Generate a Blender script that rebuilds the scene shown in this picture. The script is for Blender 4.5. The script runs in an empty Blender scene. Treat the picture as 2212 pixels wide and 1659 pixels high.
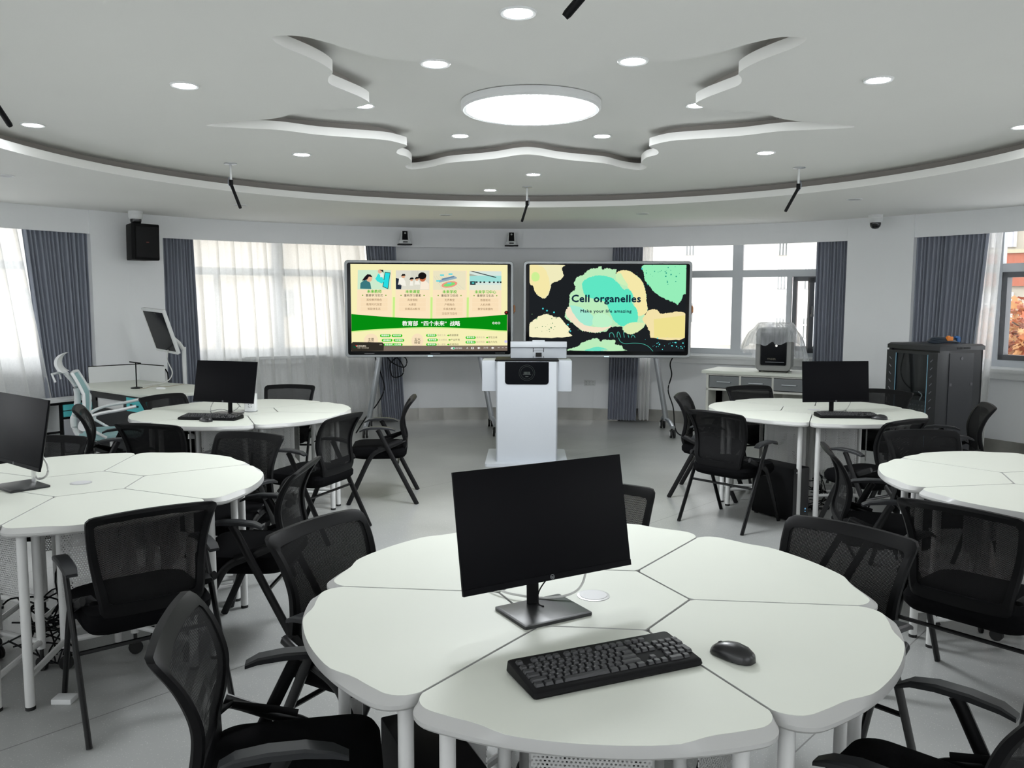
import bpy, bmesh, math, random
from mathutils import Vector, Matrix
random.seed(4)
PI=math.pi; R_=math.radians
SC=bpy.context.scene; COL=SC.collection

# ------------------------------------------------------------------ camera, light, exposure
cam_d=bpy.data.cameras.new('camera'); cam=bpy.data.objects.new('camera',cam_d); COL.objects.link(cam)
cam_d.sensor_width=36; cam_d.lens=1790*36/2212; cam_d.clip_start=.05; cam_d.clip_end=500
cam.matrix_world=Matrix.Translation((0,0,1.605))@Matrix.Rotation(R_(90-5.6),4,'X')@Matrix.Rotation(R_(.15),4,'Z')
SC.camera=cam
SC.view_settings.view_transform='Standard'; SC.view_settings.look='None'
EXPO=0.18
SC.view_settings.exposure=EXPO; SC.view_settings.gamma=1
SC.view_settings.use_curve_mapping=False
SC.cycles.max_bounces=8; SC.cycles.diffuse_bounces=5; SC.cycles.glossy_bounces=4; SC.cycles.transparent_max_bounces=24; SC.cycles.transmission_bounces=6
SC.cycles.use_denoising=True; SC.cycles.sample_clamp_indirect=6; SC.cycles.caustics_reflective=False; SC.cycles.caustics_refractive=False
W=bpy.data.worlds.new('sky'); SC.world=W; W.use_nodes=True
bg=W.node_tree.nodes['Background']; bg.inputs[0].default_value=(.98,.975,.98,1); bg.inputs[1].default_value=3.3
sun_d=bpy.data.lights.new('sun','SUN'); sun_d.energy=1.2; sun_d.angle=R_(1); sun_d.color=(1,.95,.86)
sun=bpy.data.objects.new('sun',sun_d); COL.objects.link(sun); sun.rotation_euler=(R_(55),0,R_(8))
SCR=1/2**EXPO
LAMP=52.0; DOWN=130.0

# ------------------------------------------------------------------ materials
MATS={}
def mat(name,col,rough=.5,metal=0,noise=0,nscale=30,bump=0,spec=.5,emit=None,estr=0,sheen=0):
    if name in MATS: return MATS[name]
    m=bpy.data.materials.new(name); m.use_nodes=True; nt=m.node_tree; b=nt.nodes['Principled BSDF']
    c=(*col,1)
    b.inputs['Base Color'].default_value=c; b.inputs['Roughness'].default_value=rough; b.inputs['Metallic'].default_value=metal
    b.inputs['Specular IOR Level'].default_value=spec
    if sheen: b.inputs['Sheen Weight'].default_value=sheen
    if emit: b.inputs['Emission Color'].default_value=(*emit,1); b.inputs['Emission Strength'].default_value=estr
    if noise or bump:
        tc=nt.nodes.new('ShaderNodeTexCoord'); n=nt.nodes.new('ShaderNodeTexNoise'); n.inputs['Scale'].default_value=nscale; n.inputs['Detail'].default_value=4
        nt.links.new(tc.outputs['Object'],n.inputs['Vector'])
        if noise:
            mx=nt.nodes.new('ShaderNodeMix'); mx.data_type='RGBA'
            mx.inputs[6].default_value=(*[v*(1-noise) for v in col],1); mx.inputs[7].default_value=(*[min(1,v*(1+noise)) for v in col],1)
            nt.links.new(n.outputs['Fac'],mx.inputs[0]); nt.links.new(mx.outputs[2],b.inputs['Base Color'])
        if bump:
            bp=nt.nodes.new('ShaderNodeBump'); bp.inputs['Strength'].default_value=bump; bp.inputs['Distance'].default_value=.002
            nt.links.new(n.outputs['Fac'],bp.inputs['Height']); nt.links.new(bp.outputs[0],b.inputs['Normal'])
    MATS[name]=m; return m
def emat(name,col,s=1.0):
    if name in MATS: return MATS[name]
    m=bpy.data.materials.new(name); m.use_nodes=True; nt=m.node_tree; nt.nodes.clear()
    e=nt.nodes.new('ShaderNodeEmission'); o=nt.nodes.new('ShaderNodeOutputMaterial'); e.inputs[0].default_value=(*col,1); e.inputs[1].default_value=s
    nt.links.new(e.outputs[0],o.inputs[0]); MATS[name]=m; return m
def srgb(r,g,b):
    f=lambda v:(v/255/12.92 if v/255<=.04045 else ((v/255+.055)/1.055)**2.4)
    return (f(r),f(g),f(b))
def screen_col(r,g,b): return emat('screen_%d_%d_%d'%(r,g,b),srgb(r,g,b),SCR)
def holes(name,col,pitch,hole,rough=.6,offs=True,axes=(0,2)):
    """sheet with real see-through holes: procedural alpha from object coordinates"""
    if name in MATS: return MATS[name]
    m=bpy.data.materials.new(name); m.use_nodes=True; nt=m.node_tree; nt.nodes.clear(); N=nt.nodes.new; L=nt.links.new
    o=N('ShaderNodeOutputMaterial'); mix=N('ShaderNodeMixShader'); tr=N('ShaderNodeBsdfTransparent'); p=N('ShaderNodeBsdfPrincipled')
    p.inputs['Base Color'].default_value=(*col,1); p.inputs['Roughness'].default_value=rough; p.inputs['Specular IOR Level'].default_value=.2
    tc=N('ShaderNodeTexCoord'); sp=N('ShaderNodeSeparateXYZ'); L(tc.outputs['Object'],sp.inputs[0])
    def M(op,a,b=None,c=None):
        n=N('ShaderNodeMath'); n.operation=op
        for i,v in enumerate((a,b,c)):
            if v is None: continue
            if isinstance(v,(int,float)): n.inputs[i].default_value=v
            else: L(v,n.inputs[i])
        return n.outputs[0]
    x=M('DIVIDE',sp.outputs[axes[0]],pitch); y=M('DIVIDE',sp.outputs[axes[1]],pitch*(.87 if offs else 1))
    if offs:
        row=M('FLOOR',y); x=M('ADD',x,M('MULTIPLY',row,.5))
    fx=M('SUBTRACT',M('FRACT',x),.5); fy=M('SUBTRACT',M('FRACT',y),.5)
    r2=M('ADD',M('MULTIPLY',fx,fx),M('MULTIPLY',fy,fy))
    fac=M('LESS_THAN',r2,hole*hole)
    L(fac,mix.inputs[0]); L(p.outputs[0],mix.inputs[1]); L(tr.outputs[0],mix.inputs[2]); L(mix.outputs[0],o.inputs[0])
    MATS[name]=m; return m
def sheer_mat(name,col,trans=.35,translucent=.5):
    if name in MATS: return MATS[name]
    m=bpy.data.materials.new(name); m.use_nodes=True; nt=m.node_tree; nt.nodes.clear(); N=nt.nodes.new; L=nt.links.new
    o=N('ShaderNodeOutputMaterial'); a=N('ShaderNodeMixShader'); b=N('ShaderNodeMixShader'); t=N('ShaderNodeBsdfTransparent'); d=N('ShaderNodeBsdfDiffuse'); tl=N('ShaderNodeBsdfTranslucent')
    d.inputs[0].default_value=(*col,1); tl.inputs[0].default_value=(*col,1)
    a.inputs[0].default_value=translucent; L(d.outputs[0],a.inputs[1]); L(tl.outputs[0],a.inputs[2])
    tc=N('ShaderNodeTexCoord'); n=N('ShaderNodeTexNoise'); n.inputs['Scale'].default_value=60; mr=N('ShaderNodeMapRange'); mr.inputs[3].default_value=trans-.06; mr.inputs[4].default_value=trans+.06
    L(tc.outputs['Object'],n.inputs['Vector']); L(n.outputs['Fac'],mr.inputs[0]); L(mr.outputs[0],b.inputs[0])
    L(a.outputs[0],b.inputs[1]); L(t.outputs[0],b.inputs[2]); L(b.outputs[0],o.inputs[0]); MATS[name]=m; return m
def glass_mat(name='window_glass',tint=(.97,.99,1),refl=.06):
    if name in MATS: return MATS[name]
    m=bpy.data.materials.new(name); m.use_nodes=True; nt=m.node_tree; nt.nodes.clear(); N=nt.nodes.new; L=nt.links.new
    o=N('ShaderNodeOutputMaterial'); a=N('ShaderNodeMixShader'); t=N('ShaderNodeBsdfTransparent'); g=N('ShaderNodeBsdfGlossy')
    t.inputs[0].default_value=(*tint,1); g.inputs['Roughness'].default_value=.02; a.inputs[0].default_value=refl
    L(t.outputs[0],a.inputs[1]); L(g.outputs[0],a.inputs[2]); L(a.outputs[0],o.inputs[0]); MATS[name]=m; return m
def floor_mat():
    m=bpy.data.materials.new('polished_concrete'); m.use_nodes=True; nt=m.node_tree; b=nt.nodes['Principled BSDF']; N=nt.nodes.new; L=nt.links.new
    tc=N('ShaderNodeTexCoord'); 
    n1=N('ShaderNodeTexNoise'); n1.inputs['Scale'].default_value=1.1; n1.inputs['Detail'].default_value=3
    n2=N('ShaderNodeTexVoronoi'); n2.inputs['Scale'].default_value=110
    n3=N('ShaderNodeTexNoise'); n3.inputs['Scale'].default_value=170; n3.inputs['Detail'].default_value=2
    for n in (n1,n2,n3): L(tc.outputs['Object'],n.inputs['Vector'])
    r=N('ShaderNodeValToRGB'); r.color_ramp.elements[0].position=.12; r.color_ramp.elements[0].color=(.22,.225,.22,1); r.color_ramp.elements[1].position=.88; r.color_ramp.elements[1].color=(.42,.425,.415,1)
    L(n1.outputs['Fac'],r.inputs[0])
    # light stone specks
    lt=N('ShaderNodeMath'); lt.operation='LESS_THAN'; lt.inputs[1].default_value=.26; L(n2.outputs['Distance'],lt.inputs[0])
    gt=N('ShaderNodeMath'); gt.operation='GREATER_THAN'; gt.inputs[1].default_value=.54; L(n3.outputs['Fac'],gt.inputs[0])
    mu=N('ShaderNodeMath'); mu.operation='MULTIPLY'; L(lt.outputs[0],mu.inputs[0]); L(gt.outputs[0],mu.inputs[1])
    mx=N('ShaderNodeMix'); mx.data_type='RGBA'; L(mu.outputs[0],mx.inputs[0]); L(r.outputs[0],mx.inputs[6]); mx.inputs[7].default_value=(.5,.5,.48,1)
    # saw-cut joints
    mp=N('ShaderNodeMapping'); mp.inputs['Rotation'].default_value=(0,0,R_(-47.5)); mp.inputs['Location'].default_value=(0,0,0); L(tc.outputs['Object'],mp.inputs[0])
    sp=N('ShaderNodeSeparateXYZ'); L(mp.outputs[0],sp.inputs[0])
    def line(ch,off):
        a=N('ShaderNodeMath'); a.operation='ADD'; a.inputs[1].default_value=off; L(sp.outputs[ch],a.inputs[0])
        d=N('ShaderNodeMath'); d.operation='DIVIDE'; d.inputs[1].default_value=2.1; L(a.outputs[0],d.inputs[0])
        f=N('ShaderNodeMath'); f.operation='FRACT'; L(d.outputs[0],f.inputs[0])
        l=N('ShaderNodeMath'); l.operation='LESS_THAN'; l.inputs[1].default_value=.0028; L(f.outputs[0],l.inputs[0]); return l.outputs[0]
    ma=N('ShaderNodeMath'); ma.operation='MAXIMUM'; L(line(1,20*2.1-3.26),ma.inputs[0]); ma.inputs[1].default_value=0
    m2=N('ShaderNodeMix'); m2.data_type='RGBA'; L(ma.outputs[0],m2.inputs[0]); L(mx.outputs[2],m2.inputs[6]); m2.inputs[7].default_value=(.16,.16,.155,1)
    L(m2.outputs[2],b.inputs['Base Color'])
    rr=N('ShaderNodeMapRange'); rr.inputs[3].default_value=.30; rr.inputs[4].default_value=.38; L(n1.outputs['Fac'],rr.inputs[0]); L(rr.outputs[0],b.inputs['Roughness'])
    b.inputs['Specular IOR Level'].default_value=.7
    bp=N('ShaderNodeBump'); bp.inputs['Strength'].default_value=.03; bp.inputs['Distance'].default_value=.002; L(n1.outputs['Fac'],bp.inputs['Height']); L(bp.outputs[0],b.inputs['Normal'])
    return m
M_wall=mat('wall_paint',(.86,.87,.88),.75,noise=.02,nscale=3,bump=.05)
M_ceil=mat('ceiling_paint',(.87,.865,.84),.8,noise=.02,nscale=1.5)
M_floor=floor_mat()
M_lam=mat('white_laminate',(.68,.70,.63),.5,noise=.012,nscale=6,spec=.3)
M_edge=mat('pale_grey_edging',(.47,.47,.46),.4,spec=.4)
M_leg=mat('white_powder_steel',(.66,.66,.65),.35,noise=.02,nscale=9)
M_blk=mat('black_plastic',(.0045,.0045,.005),.5,spec=.13,noise=.2,nscale=60)
M_blk2=mat('black_steel',(.005,.005,.0055),.35,spec=.3,noise=.1,nscale=20)
M_pad=mat('charcoal_arm_pad',(.018,.019,.021),.38,spec=.35,noise=.1,nscale=80)
M_seat=mat('black_fabric',(.004,.004,.0045),.95,noise=.3,nscale=500,bump=.4,spec=.05)
M_mesh=holes('black_mesh_net',(.006,.006,.0065),.0042,.31,.8,True)
M_perf=holes('perforated_white_steel',(.58,.58,.57),.011,.30,.45,True,(1,2))
M_rub=mat('black_rubber',(.01,.01,.01),.7)
M_chrome=mat('chrome',(.7,.7,.7),.15,1,noise=.02,nscale=5)
M_alu=mat('brushed_aluminium',(.55,.57,.6),.32,.9,noise=.05,nscale=120)
M_dispf=mat('silver_grey_bezel',(.42,.44,.45),.35,.3,noise=.02,nscale=20)
M_scrblk=mat('dark_glass',(.005,.0055,.007),.12,spec=.2,noise=.02,nscale=4)
M_monscr=mat('matt_dark_panel',(.004,.004,.005),.4,spec=.05,noise=.02,nscale=4)
M_curt=mat('slate_blue_curtain',(.28,.30,.355),.85,noise=.12,nscale=260,bump=.3,sheen=.1)
M_sheer=sheer_mat('white_voile',(.93,.93,.92),.14,.6)
M_wframe=mat('window_frame_white',(.60,.63,.66),.4,noise=.02,nscale=10)
M_wdark=mat('window_sash_grey',(.11,.115,.125),.4,noise=.05,nscale=10)
M_glass=glass_mat()
M_white=mat('white_plastic',(.72,.73,.73),.4,noise=.01,nscale=10)
M_whitem=mat('white_metal_sheet',(.62,.65,.69),.38,noise=.01,nscale=10)
M_teal=mat('teal_laminate',(.10,.62,.66),.4,noise=.03,nscale=9)
M_tealf=mat('pale_teal_fabric',(.30,.47,.48),.8,noise=.1,nscale=200)
M_base=None

# ------------------------------------------------------------------ mesh helpers
class MB:
    def __init__(s): s.v=[]; s.f=[]; s.m=[]; s.mi=0; s.M=Matrix.Identity(4)
    def V(s,p): s.v.append(tuple(s.M@Vector(p))); return len(s.v)-1
    def F(s,idx): s.f.append(tuple(idx)); s.m.append(s.mi)
    def box(s,x0,x1,y0,y1,z0,z1):
        i=[s.V(p) for p in ((x0,y0,z0),(x1,y0,z0),(x1,y1,z0),(x0,y1,z0),(x0,y0,z1),(x1,y0,z1),(x1,y1,z1),(x0,y1,z1))]
        for q in ((0,3,2,1),(4,5,6,7),(0,1,5,4),(1,2,6,5),(2,3,7,6),(3,0,4,7)): s.F([i[k] for k in q])
        return s
    def cbox(s,c,d): return s.box(c[0]-d[0]/2,c[0]+d[0]/2,c[1]-d[1]/2,c[1]+d[1]/2,c[2]-d[2]/2,c[2]+d[2]/2)
    def ring(s,pts): return [s.V(p) for p in pts]
    def loft(s,rings,caps=True,closed=True):
        R=[s.ring(r) for r in rings]; n=len(R[0])
        for a,b in zip(R,R[1:]):
            for i in range(n if closed else n-1):
                j=(i+1)%n; s.F((a[i],a[j],b[j],b[i]))
        if caps: s.F(R[0][::-1]); s.F(R[-1])
        return s
    def prism(s,poly,z0,z1):
        return s.loft([[(x,y,z0) for x,y in poly],[(x,y,z1) for x,y in poly]])
    def cyl(s,c,r,h,n=20,r2=None,axis='Z'):
        r2=r if r2 is None else r2; out=[]
        for rr,t in ((r,0),(r2,h)):
            q=[]
            for i in range(n):
                a=2*PI*i/n; u,v=rr*math.cos(a),rr*math.sin(a)
                q.append({'Z':(c[0]+u,c[1]+v,c[2]+t),'Y':(c[0]+v,c[1]+t,c[2]+u),'X':(c[0]+t,c[1]+u,c[2]+v)}[axis])
            out.append(q)
        return s.loft(out)
    def lathe(s,c,prof,n=28):
        return s.loft([[(c[0]+max(r,1e-4)*math.cos(2*PI*i/n),c[1]+max(r,1e-4)*math.sin(2*PI*i/n),c[2]+z) for i in range(n)] for r,z in prof])
    def tube(s,pts,r,n=10,ry=None,up=(0,0,1),close=False):
        P=[Vector(p) for p in pts]; rings=[]; N=len(P)
        for k,p in enumerate(P):
            if close: t=(P[(k+1)%N]-P[k-1])
            else: t=(P[min(k+1,N-1)]-P[max(k-1,0)])
            if t.length<1e-9: t=Vector((0,0,1))
            t.normalize(); u=Vector(up)
            if abs(t.dot(u))>.97: u=Vector((1,0,0))
            a=t.cross(u).normalized(); b=a.cross(t).normalized()
            rr=r[k] if isinstance(r,(list,tuple)) else r; r2=rr if ry is None else (ry[k] if isinstance(ry,(list,tuple)) else ry)
            rings.append([p+a*rr*math.cos(2*PI*i/n)+b*r2*math.sin(2*PI*i/n) for i in range(n)])
        if close: rings.append(rings[0])
        return s.loft(rings,caps=not close)
    def grid(s,fn,nu,nv):
        I=[[s.V(fn(i/nu,j/nv)) for j in range(nv+1)] for i in range(nu+1)]
        for i in range(nu):
            for j in range(nv): s.F((I[i][j],I[i+1][j],I[i+1][j+1],I[i][j+1]))
        return s
    def mesh(s,name,mats,smooth=True,bevel=0):
        me=bpy.data.meshes.new(name); me.from_pydata(s.v,[],s.f)
        mats=mats if isinstance(mats,(list,tuple)) else [mats]
        for m in mats: me.materials.append(m)
        for p,i in zip(me.polygons,s.m): p.material_index=min(i,len(mats)-1)
        bm=bmesh.new(); bm.from_mesh(me); bmesh.ops.remove_doubles(bm,verts=bm.verts,dist=1e-6)
        bmesh.ops.recalc_face_normals(bm,faces=bm.faces)
        if bevel:
            es=[e for e in bm.edges if len(e.link_faces)==2 and e.calc_face_angle(0)>.7]
            try: bmesh.ops.bevel(bm,geom=es,offset=bevel,segments=2,affect='EDGES',profile=.6,clamp_overlap=True)
            except Exception: pass
        if smooth:
            for f in bm.faces: f.smooth=True
            for e in bm.edges:
                if len(e.link_faces)==2 and e.calc_face_angle(0)>.6: e.smooth=False
        bm.to_mesh(me); bm.free(); me.update(); return me
    def build(s,name,mats,parent=None,smooth=True,bevel=0,**kw):
        o=bpy.data.objects.new(name,s.mesh(name,mats,smooth,bevel)); COL.objects.link(o)
        if parent: o.parent=parent
        for k,v in kw.items(): o[k]=v
        return o
def thing(name,label,cat,loc=(0,0,0),rz=0,group=None):
    o=bpy.data.objects.new(name,None); COL.objects.link(o); o.location=loc; o.rotation_euler=(0,0,rz); o.empty_display_size=.1
    o['label']=label; o['category']=cat
    if group: o['group']=group
    return o
def tag(o,label,cat,group=None):
    o['label']=label; o['category']=cat
    if group: o['group']=group
    return o
def struct(mb,name,mats,**k): return mb.build(name,mats,kind='structure',smooth=False,**k)
def copy_thing(root,loc,rz,label,group=None):
    r=root.copy(); COL.objects.link(r); r.location=loc; r.rotation_euler=(0,0,rz); r['label']=label
    if group: r['group']=group
    for ch in list(root.children):
        c=ch.copy(); COL.objects.link(c); c.parent=r
        for g in list(ch.children):
            d=g.copy(); COL.objects.link(d); d.parent=c
    return r
def rrect(w,h,r,n=5,cx=0,cy=0):
    P=[]
    for (sx,sy,a0) in ((1,1,0),(-1,1,90),(-1,-1,180),(1,-1,270)):
        for i in range(n+1):
            a=R_(a0+90*i/n); P.append((cx+sx*(w/2-r)+r*math.cos(a),cy+sy*(h/2-r)+r*math.sin(a)))
    return P
def spline(P,n=8,closed=False):
    P=[Vector(p) for p in P]; N=len(P); out=[]
    for k in range(N if closed else N-1):
        g=(lambda i:P[i%N]) if closed else (lambda i:P[max(0,min(N-1,i))])
        a,b,c,d=g(k-1),g(k),g(k+1),g(k+2)
        for i in range(n):
            t=i/n; out.append(.5*((2*b)+(c-a)*t+(2*a-5*b+4*c-d)*t*t+(3*b-a-3*c+d)*t**3))
    if not closed: out.append(P[-1])
    return out
def face_rz(fx,fy): return math.atan2(fy,fx)-PI/2       # local +Y points along (fx,fy)
_tc={}
def text_mesh(txt,size,bold=0,align='CENTER',spacing=1.0):
    k=(txt,size,bold,align,spacing)
    if k in _tc: return _tc[k]
    cu=bpy.data.curves.new('lettering','FONT'); cu.body=txt; cu.size=size; cu.align_x=align; cu.align_y='CENTER'; cu.resolution_u=2; cu.offset=bold; cu.space_character=spacing
    o=bpy.data.objects.new('lettering',cu); COL.objects.link(o)
    dg=bpy.context.evaluated_depsgraph_get(); dg.update(); me=bpy.data.meshes.new_from_object(o.evaluated_get(dg))
    V=[tuple(v.co) for v in me.vertices]; F=[tuple(p.vertices) for p in me.polygons]
    bpy.data.objects.remove(o); bpy.data.curves.remove(cu); bpy.data.meshes.remove(me)
    _tc[k]=(V,F); return V,F
class Flat:
    """flat picture on a screen: x right, y up in metres, layers stepping out along -Y of the parent"""
    def __init__(s): s.mb=MB(); s.mats=[]; s.z=0
    def c(s,m):
        if m not in s.mats: s.mats.append(m)
        s.mb.mi=s.mats.index(m)
    def poly(s,P,m,lay):
        s.c(m); s.mb.F([s.mb.V((x,-.0004*lay,y)) for x,y in P])
    def text(s,t,x,y,size,m,lay,bold=0,align='CENTER',spacing=1.0,sx=1.0):
        V,F=text_mesh(t,size,0,align,spacing); s.c(m)
        for ox,oy in ([(0,0)] if not bold else [(-bold,0),(bold,0),(0,bold),(0,-bold),(bold*.7,bold*.7),(-bold*.7,-bold*.7)]):
            I=[s.mb.V((x+a*sx+ox,-.0004*lay,y+b+oy)) for a,b,_ in V]
            for f in F: s.mb.F([I[k] for k in f])
    def build(s,name,parent,loc=(0,0,0)):
        o=bpy.data.objects.new(name,None)
        me=bpy.data.meshes.new(name); me.from_pydata(s.mb.v,[],s.mb.f)
        for m in s.mats: me.materials.append(m)
        for p,i in zip(me.polygons,s.mb.m): p.material_index=i
        bm=bmesh.new(); bm.from_mesh(me)
        bmesh.ops.triangulate(bm,faces=[f for f in bm.faces if len(f.verts)>4]); bm.to_mesh(me); bm.free()
        o=bpy.data.objects.new(name,me); COL.objects.link(o); o.parent=parent; o.location=loc; return o

# ------------------------------------------------------------------ room shell: a round room
CX,CY=.05,5.18; RW=6.22; RV=6.02; Z1=2.585; Z2=2.71; Z3=2.815
def pol(R,az,z=0): a=R_(az); return (CX+R*math.sin(a),CY+R*math.cos(a),z)
fl=MB(); fl.cyl((CX,CY,-.12),7.0,.12,96); struct(fl,'floor',M_floor)
# sectors (azimuth from the front, clockwise): centre wall, window bays, pillars
SEG_WIN={'window_1':(-77,-50),'window_2':(-42.5,-15.5),'window_3':(13,40),'window_4':(47,74),'window_5':(-111,-84),'window_6':(-145,-118),'window_7':(81,108),'window_8':(115,142),'window_9':(149,176),'window_10':(183,210)}  # left, right, rear and back windows: unseen, added to light the front wall
def wall_seg(mb,a0,a1,z0,z1,R0=RW,R1=RW+.5,n=None):
    n=n or max(1,int(abs(a1-a0)/3)); rings=[]
    for i in range(n+1):
        b0=a0+(a1-a0)*i/n; rings.append([pol(R0,b0,z0),pol(R1,b0,z0),pol(R1,b0,z1),pol(R0,b0,z1)])
    mb.loft(rings)
RWN=6.40
SILL=.94; WTOP=2.44
w=MB(); wall_seg(w,-15.5,13,0,Z1+.3); struct(w,'wall_front',M_wall)
for nm,(a0,a1) in SEG_WIN.items():
    s=nm.split('_')[1]; side={'1':'far_left','2':'front_left','3':'front_right','4':'far_right','5':'left','6':'rear_left','7':'right','8':'rear_right','9':'back_right','10':'back_left'}[s]
    w=MB(); wall_seg(w,a0,a1,0,SILL,R0=RWN,R1=RWN+.24,n=1); wall_seg(w,a0,a1,WTOP,Z1+.3,R0=RWN,R1=RWN+.24,n=1)
    struct(w,'wall_'+side,M_wall)
for nm,(a0,a1) in {'pillar_left':(-50,-42.5),'pillar_right':(40,47),'pillar_far_left':(-84,-77),'pillar_far_right':(74,81)}.items():
    w=MB(); wall_seg(w,a0,a1,0,Z1+.3,R0=6.0,R1=RW+.5,n=2); struct(w,'wall_'+nm,M_wall)
w=MB()
for q in ((142,149),(176,183),(210,215)): wall_seg(w,*q,0,Z1+.3)
struct(w,'wall_back',M_wall)
w=MB(); wall_seg(w,-118,-111,0,Z1+.3); struct(w,'wall_rear_left_pier',M_wall)
w=MB(); wall_seg(w,108,115,0,Z1+.3); struct(w,'wall_rear_right_pier',M_wall)
# curtain valance
for nm,(a0,a1) in {'trim_1':(-42.5,40),'trim_2':(-77,-50),'trim_3':(47,74)}.items():
    w=MB(); wall_seg(w,a0,a1,2.335,Z1+.02,R0=RV,R1=RV+.018); struct(w,nm,M_wall)
# stainless skirting
def steel_mat():
    m=mat('stainless_skirting',(.42,.41,.38),.28,.85,noise=.25,nscale=5,bump=.8); return m
for nm,(a0,a1) in {'baseboard_front':(-42.4,39.9),'baseboard_right':(47,74),'baseboard_left':(-77,-50)}.items():
    w=MB()
    if nm=='baseboard_front':
        wall_seg(w,-15.5,13,0,.165,R0=RW-.012,R1=RW+.01)
        for q in ((-42.4,-15.5),(13,39.9)): wall_seg(w,*q,0,.165,R0=RWN-.012,R1=RWN+.01,n=1)
    else: wall_seg(w,a0,a1,0,.165,R0=RWN-.012,R1=RWN+.01,n=1)
    struct(w,nm,steel_mat())
# windows : straight frames spanning each bay
def window(nm,a0,a1,splits,sash=None,open_sash=None):
    p0=Vector(pol(RWN+.02,a0)); p1=Vector(pol(RWN+.02,a1)); u=(p1-p0); Lw=u.length; u.normalize(); n=Vector((-u.y,u.x,0))  # outward
    if n.dot(p0-Vector((CX,CY,0)))<0: n=-n
    M=Matrix(((u.x,n.x,0,p0.x),(u.y,n.y,0,p0.y),(0,0,1,0),(0,0,0,1)))
    fr=MB(); fr.M=M; t=.055
    fr.box(0,Lw,.03,.10,SILL,SILL+.075); fr.box(0,Lw,.03,.10,WTOP-.06,WTOP)
    fr.box(0,t,.03,.10,SILL,WTOP); fr.box(Lw-t,Lw,.03,.10,SILL,WTOP)
    ZT=1.94
    fr.box(0,Lw,.035,.095,ZT,ZT+.09)
    for x,wd,full in splits: fr.box(x*Lw-wd/2,x*Lw+wd/2,.032,.098,SILL,WTOP if full else ZT)
    root=struct(fr,nm,M_wframe)
    g=MB(); g.M=M; g.box(t,Lw-t,.062,.066,SILL+.05,WTOP-.05); g.build('pane',M_glass,root)
    sl=MB(); sl.M=M; sl.box(-.0,Lw,-.10,.12,SILL-.055,SILL-.02); sl.box(0,Lw,-.085,-.0,SILL-.12,SILL-.055); sl.build('window_sill',M_white,root)
    if sash:
        for (x0,x1) in sash:
            d=MB(); d.M=M; a,b=x0*Lw,x1*Lw
            for q in ((a,b,SILL+.075,SILL+.13),(a,b,ZT-.055,ZT),): d.box(q[0],q[1],.02,.11,q[2],q[3])
            d.box(a,a+.05,.02,.11,SILL+.075,ZT); d.box(b-.05,b,.02,.11,SILL+.075,ZT); d.build('sash',M_wdark,root)
    if open_sash:
        x,wd,ang,sg=open_sash
        d=MB(); d.M=M@Matrix.Translation((x*Lw,-.0,0))@Matrix.Rotation(R_(ang),4,'Z')
        z0,z1=SILL+.06,ZT-.02
        for q in ((0,wd,z0,z0+.06),(0,wd,z1-.06,z1)): d.box(*sorted((q[0]*sg,q[1]*sg)),-.025,.025,q[2],q[3])
        for q in ((0,.06),(wd-.06,wd)): d.box(*sorted((q[0]*sg,q[1]*sg)),-.025,.025,z0,z1)
        s2=d.build('opening_sash',M_wdark,root)
        g=MB(); g.M=d.M; g.box(*sorted((.06*sg,(wd-.06)*sg)),-.004,.004,z0+.06,z1-.06); g.build('pane',M_glass,s2)
        h=MB(); h.M=d.M; h.cbox(((wd-.03)*sg,-.05,(z0+z1)/2),(.03,.05,.03)); h.cbox(((wd-.03)*sg,-.07,(z0+z1)/2+.05),(.022,.018,.13)); h.build('handle',M_wdark,s2)
window('window_1',*SEG_WIN['window_1'],[(.33,.06,True),(.66,.06,True)])
window('window_2',*SEG_WIN['window_2'],[(.25,.06,False),(.5,.13,True),(.75,.06,False)],sash=[(.77,.98)])
window('window_3',*SEG_WIN['window_3'],[(.27,.06,False),(.52,.13,True),(.735,.06,False)],sash=[(.75,.98)],open_sash=(.94,.40,28,-1))
for q in ('5','6','7','8','9','10'): window('window_'+q,*SEG_WIN['window_'+q],[(.27,.06,False),(.5,.13,True),(.75,.06,False)])  # out-of-view windows, added to brighten the front wall and valance
window('window_4',*SEG_WIN['window_4'],[(.27,.06,True),(.42,.06,False),(.62,.12,True)],sash=[(.285,.405)],open_sash=(.405,.5,-62,1))

# ------------------------------------------------------------------ ceiling with cove ring and flower-shaped recess
half=[(.11,6.34),(.02,6.38),(-.13,6.52),(-.28,6.61),(-.51,6.73),(-.68,6.94),(-.84,7.05),(-.875,6.9),(-.80,6.72),(-.80,6.47),(-.86,6.32),(-.83,6.15),(-.75,6.02),(-.78,5.92),(-.87,5.80),(-1.06,5.72),(-1.3,5.62),(-1.5,5.48),(-1.73,5.42),(-1.93,5.34),(-1.7,5.23),(-1.5,5.17),(-1.38,5.10),(-1.26,4.98),(-1.13,4.91),(-.96,4.88),(-.87,4.84),(-.80,4.75),(-.82,4.62),(-.88,4.47),(-.93,4.34),(-.91,4.22),(-.87,4.13),(-.88,4.02),(-.91,3.92),(-.95,3.83),(-1.0,3.72),(-1.01,3.60),(-.90,3.58),(-.80,3.66),(-.72,3.76),(-.62,3.87),(-.47,3.94),(-.3,3.97),(-.2,4.02),(-.12,4.12),(-.03,4.19),(.11,4.25)]
SX=.11
full=half+[(2*SX-x,y) for x,y in half[-2:0:-1]]
cloud=[(p.x,p.y) for p in spline([(x,y,0) for x,y in full],5,True)]
CC=(SX,5.2)
def scl(P,k): return [(CC[0]+(x-CC[0])*k,CC[1]+(y-CC[1])*k) for x,y in P]
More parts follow.
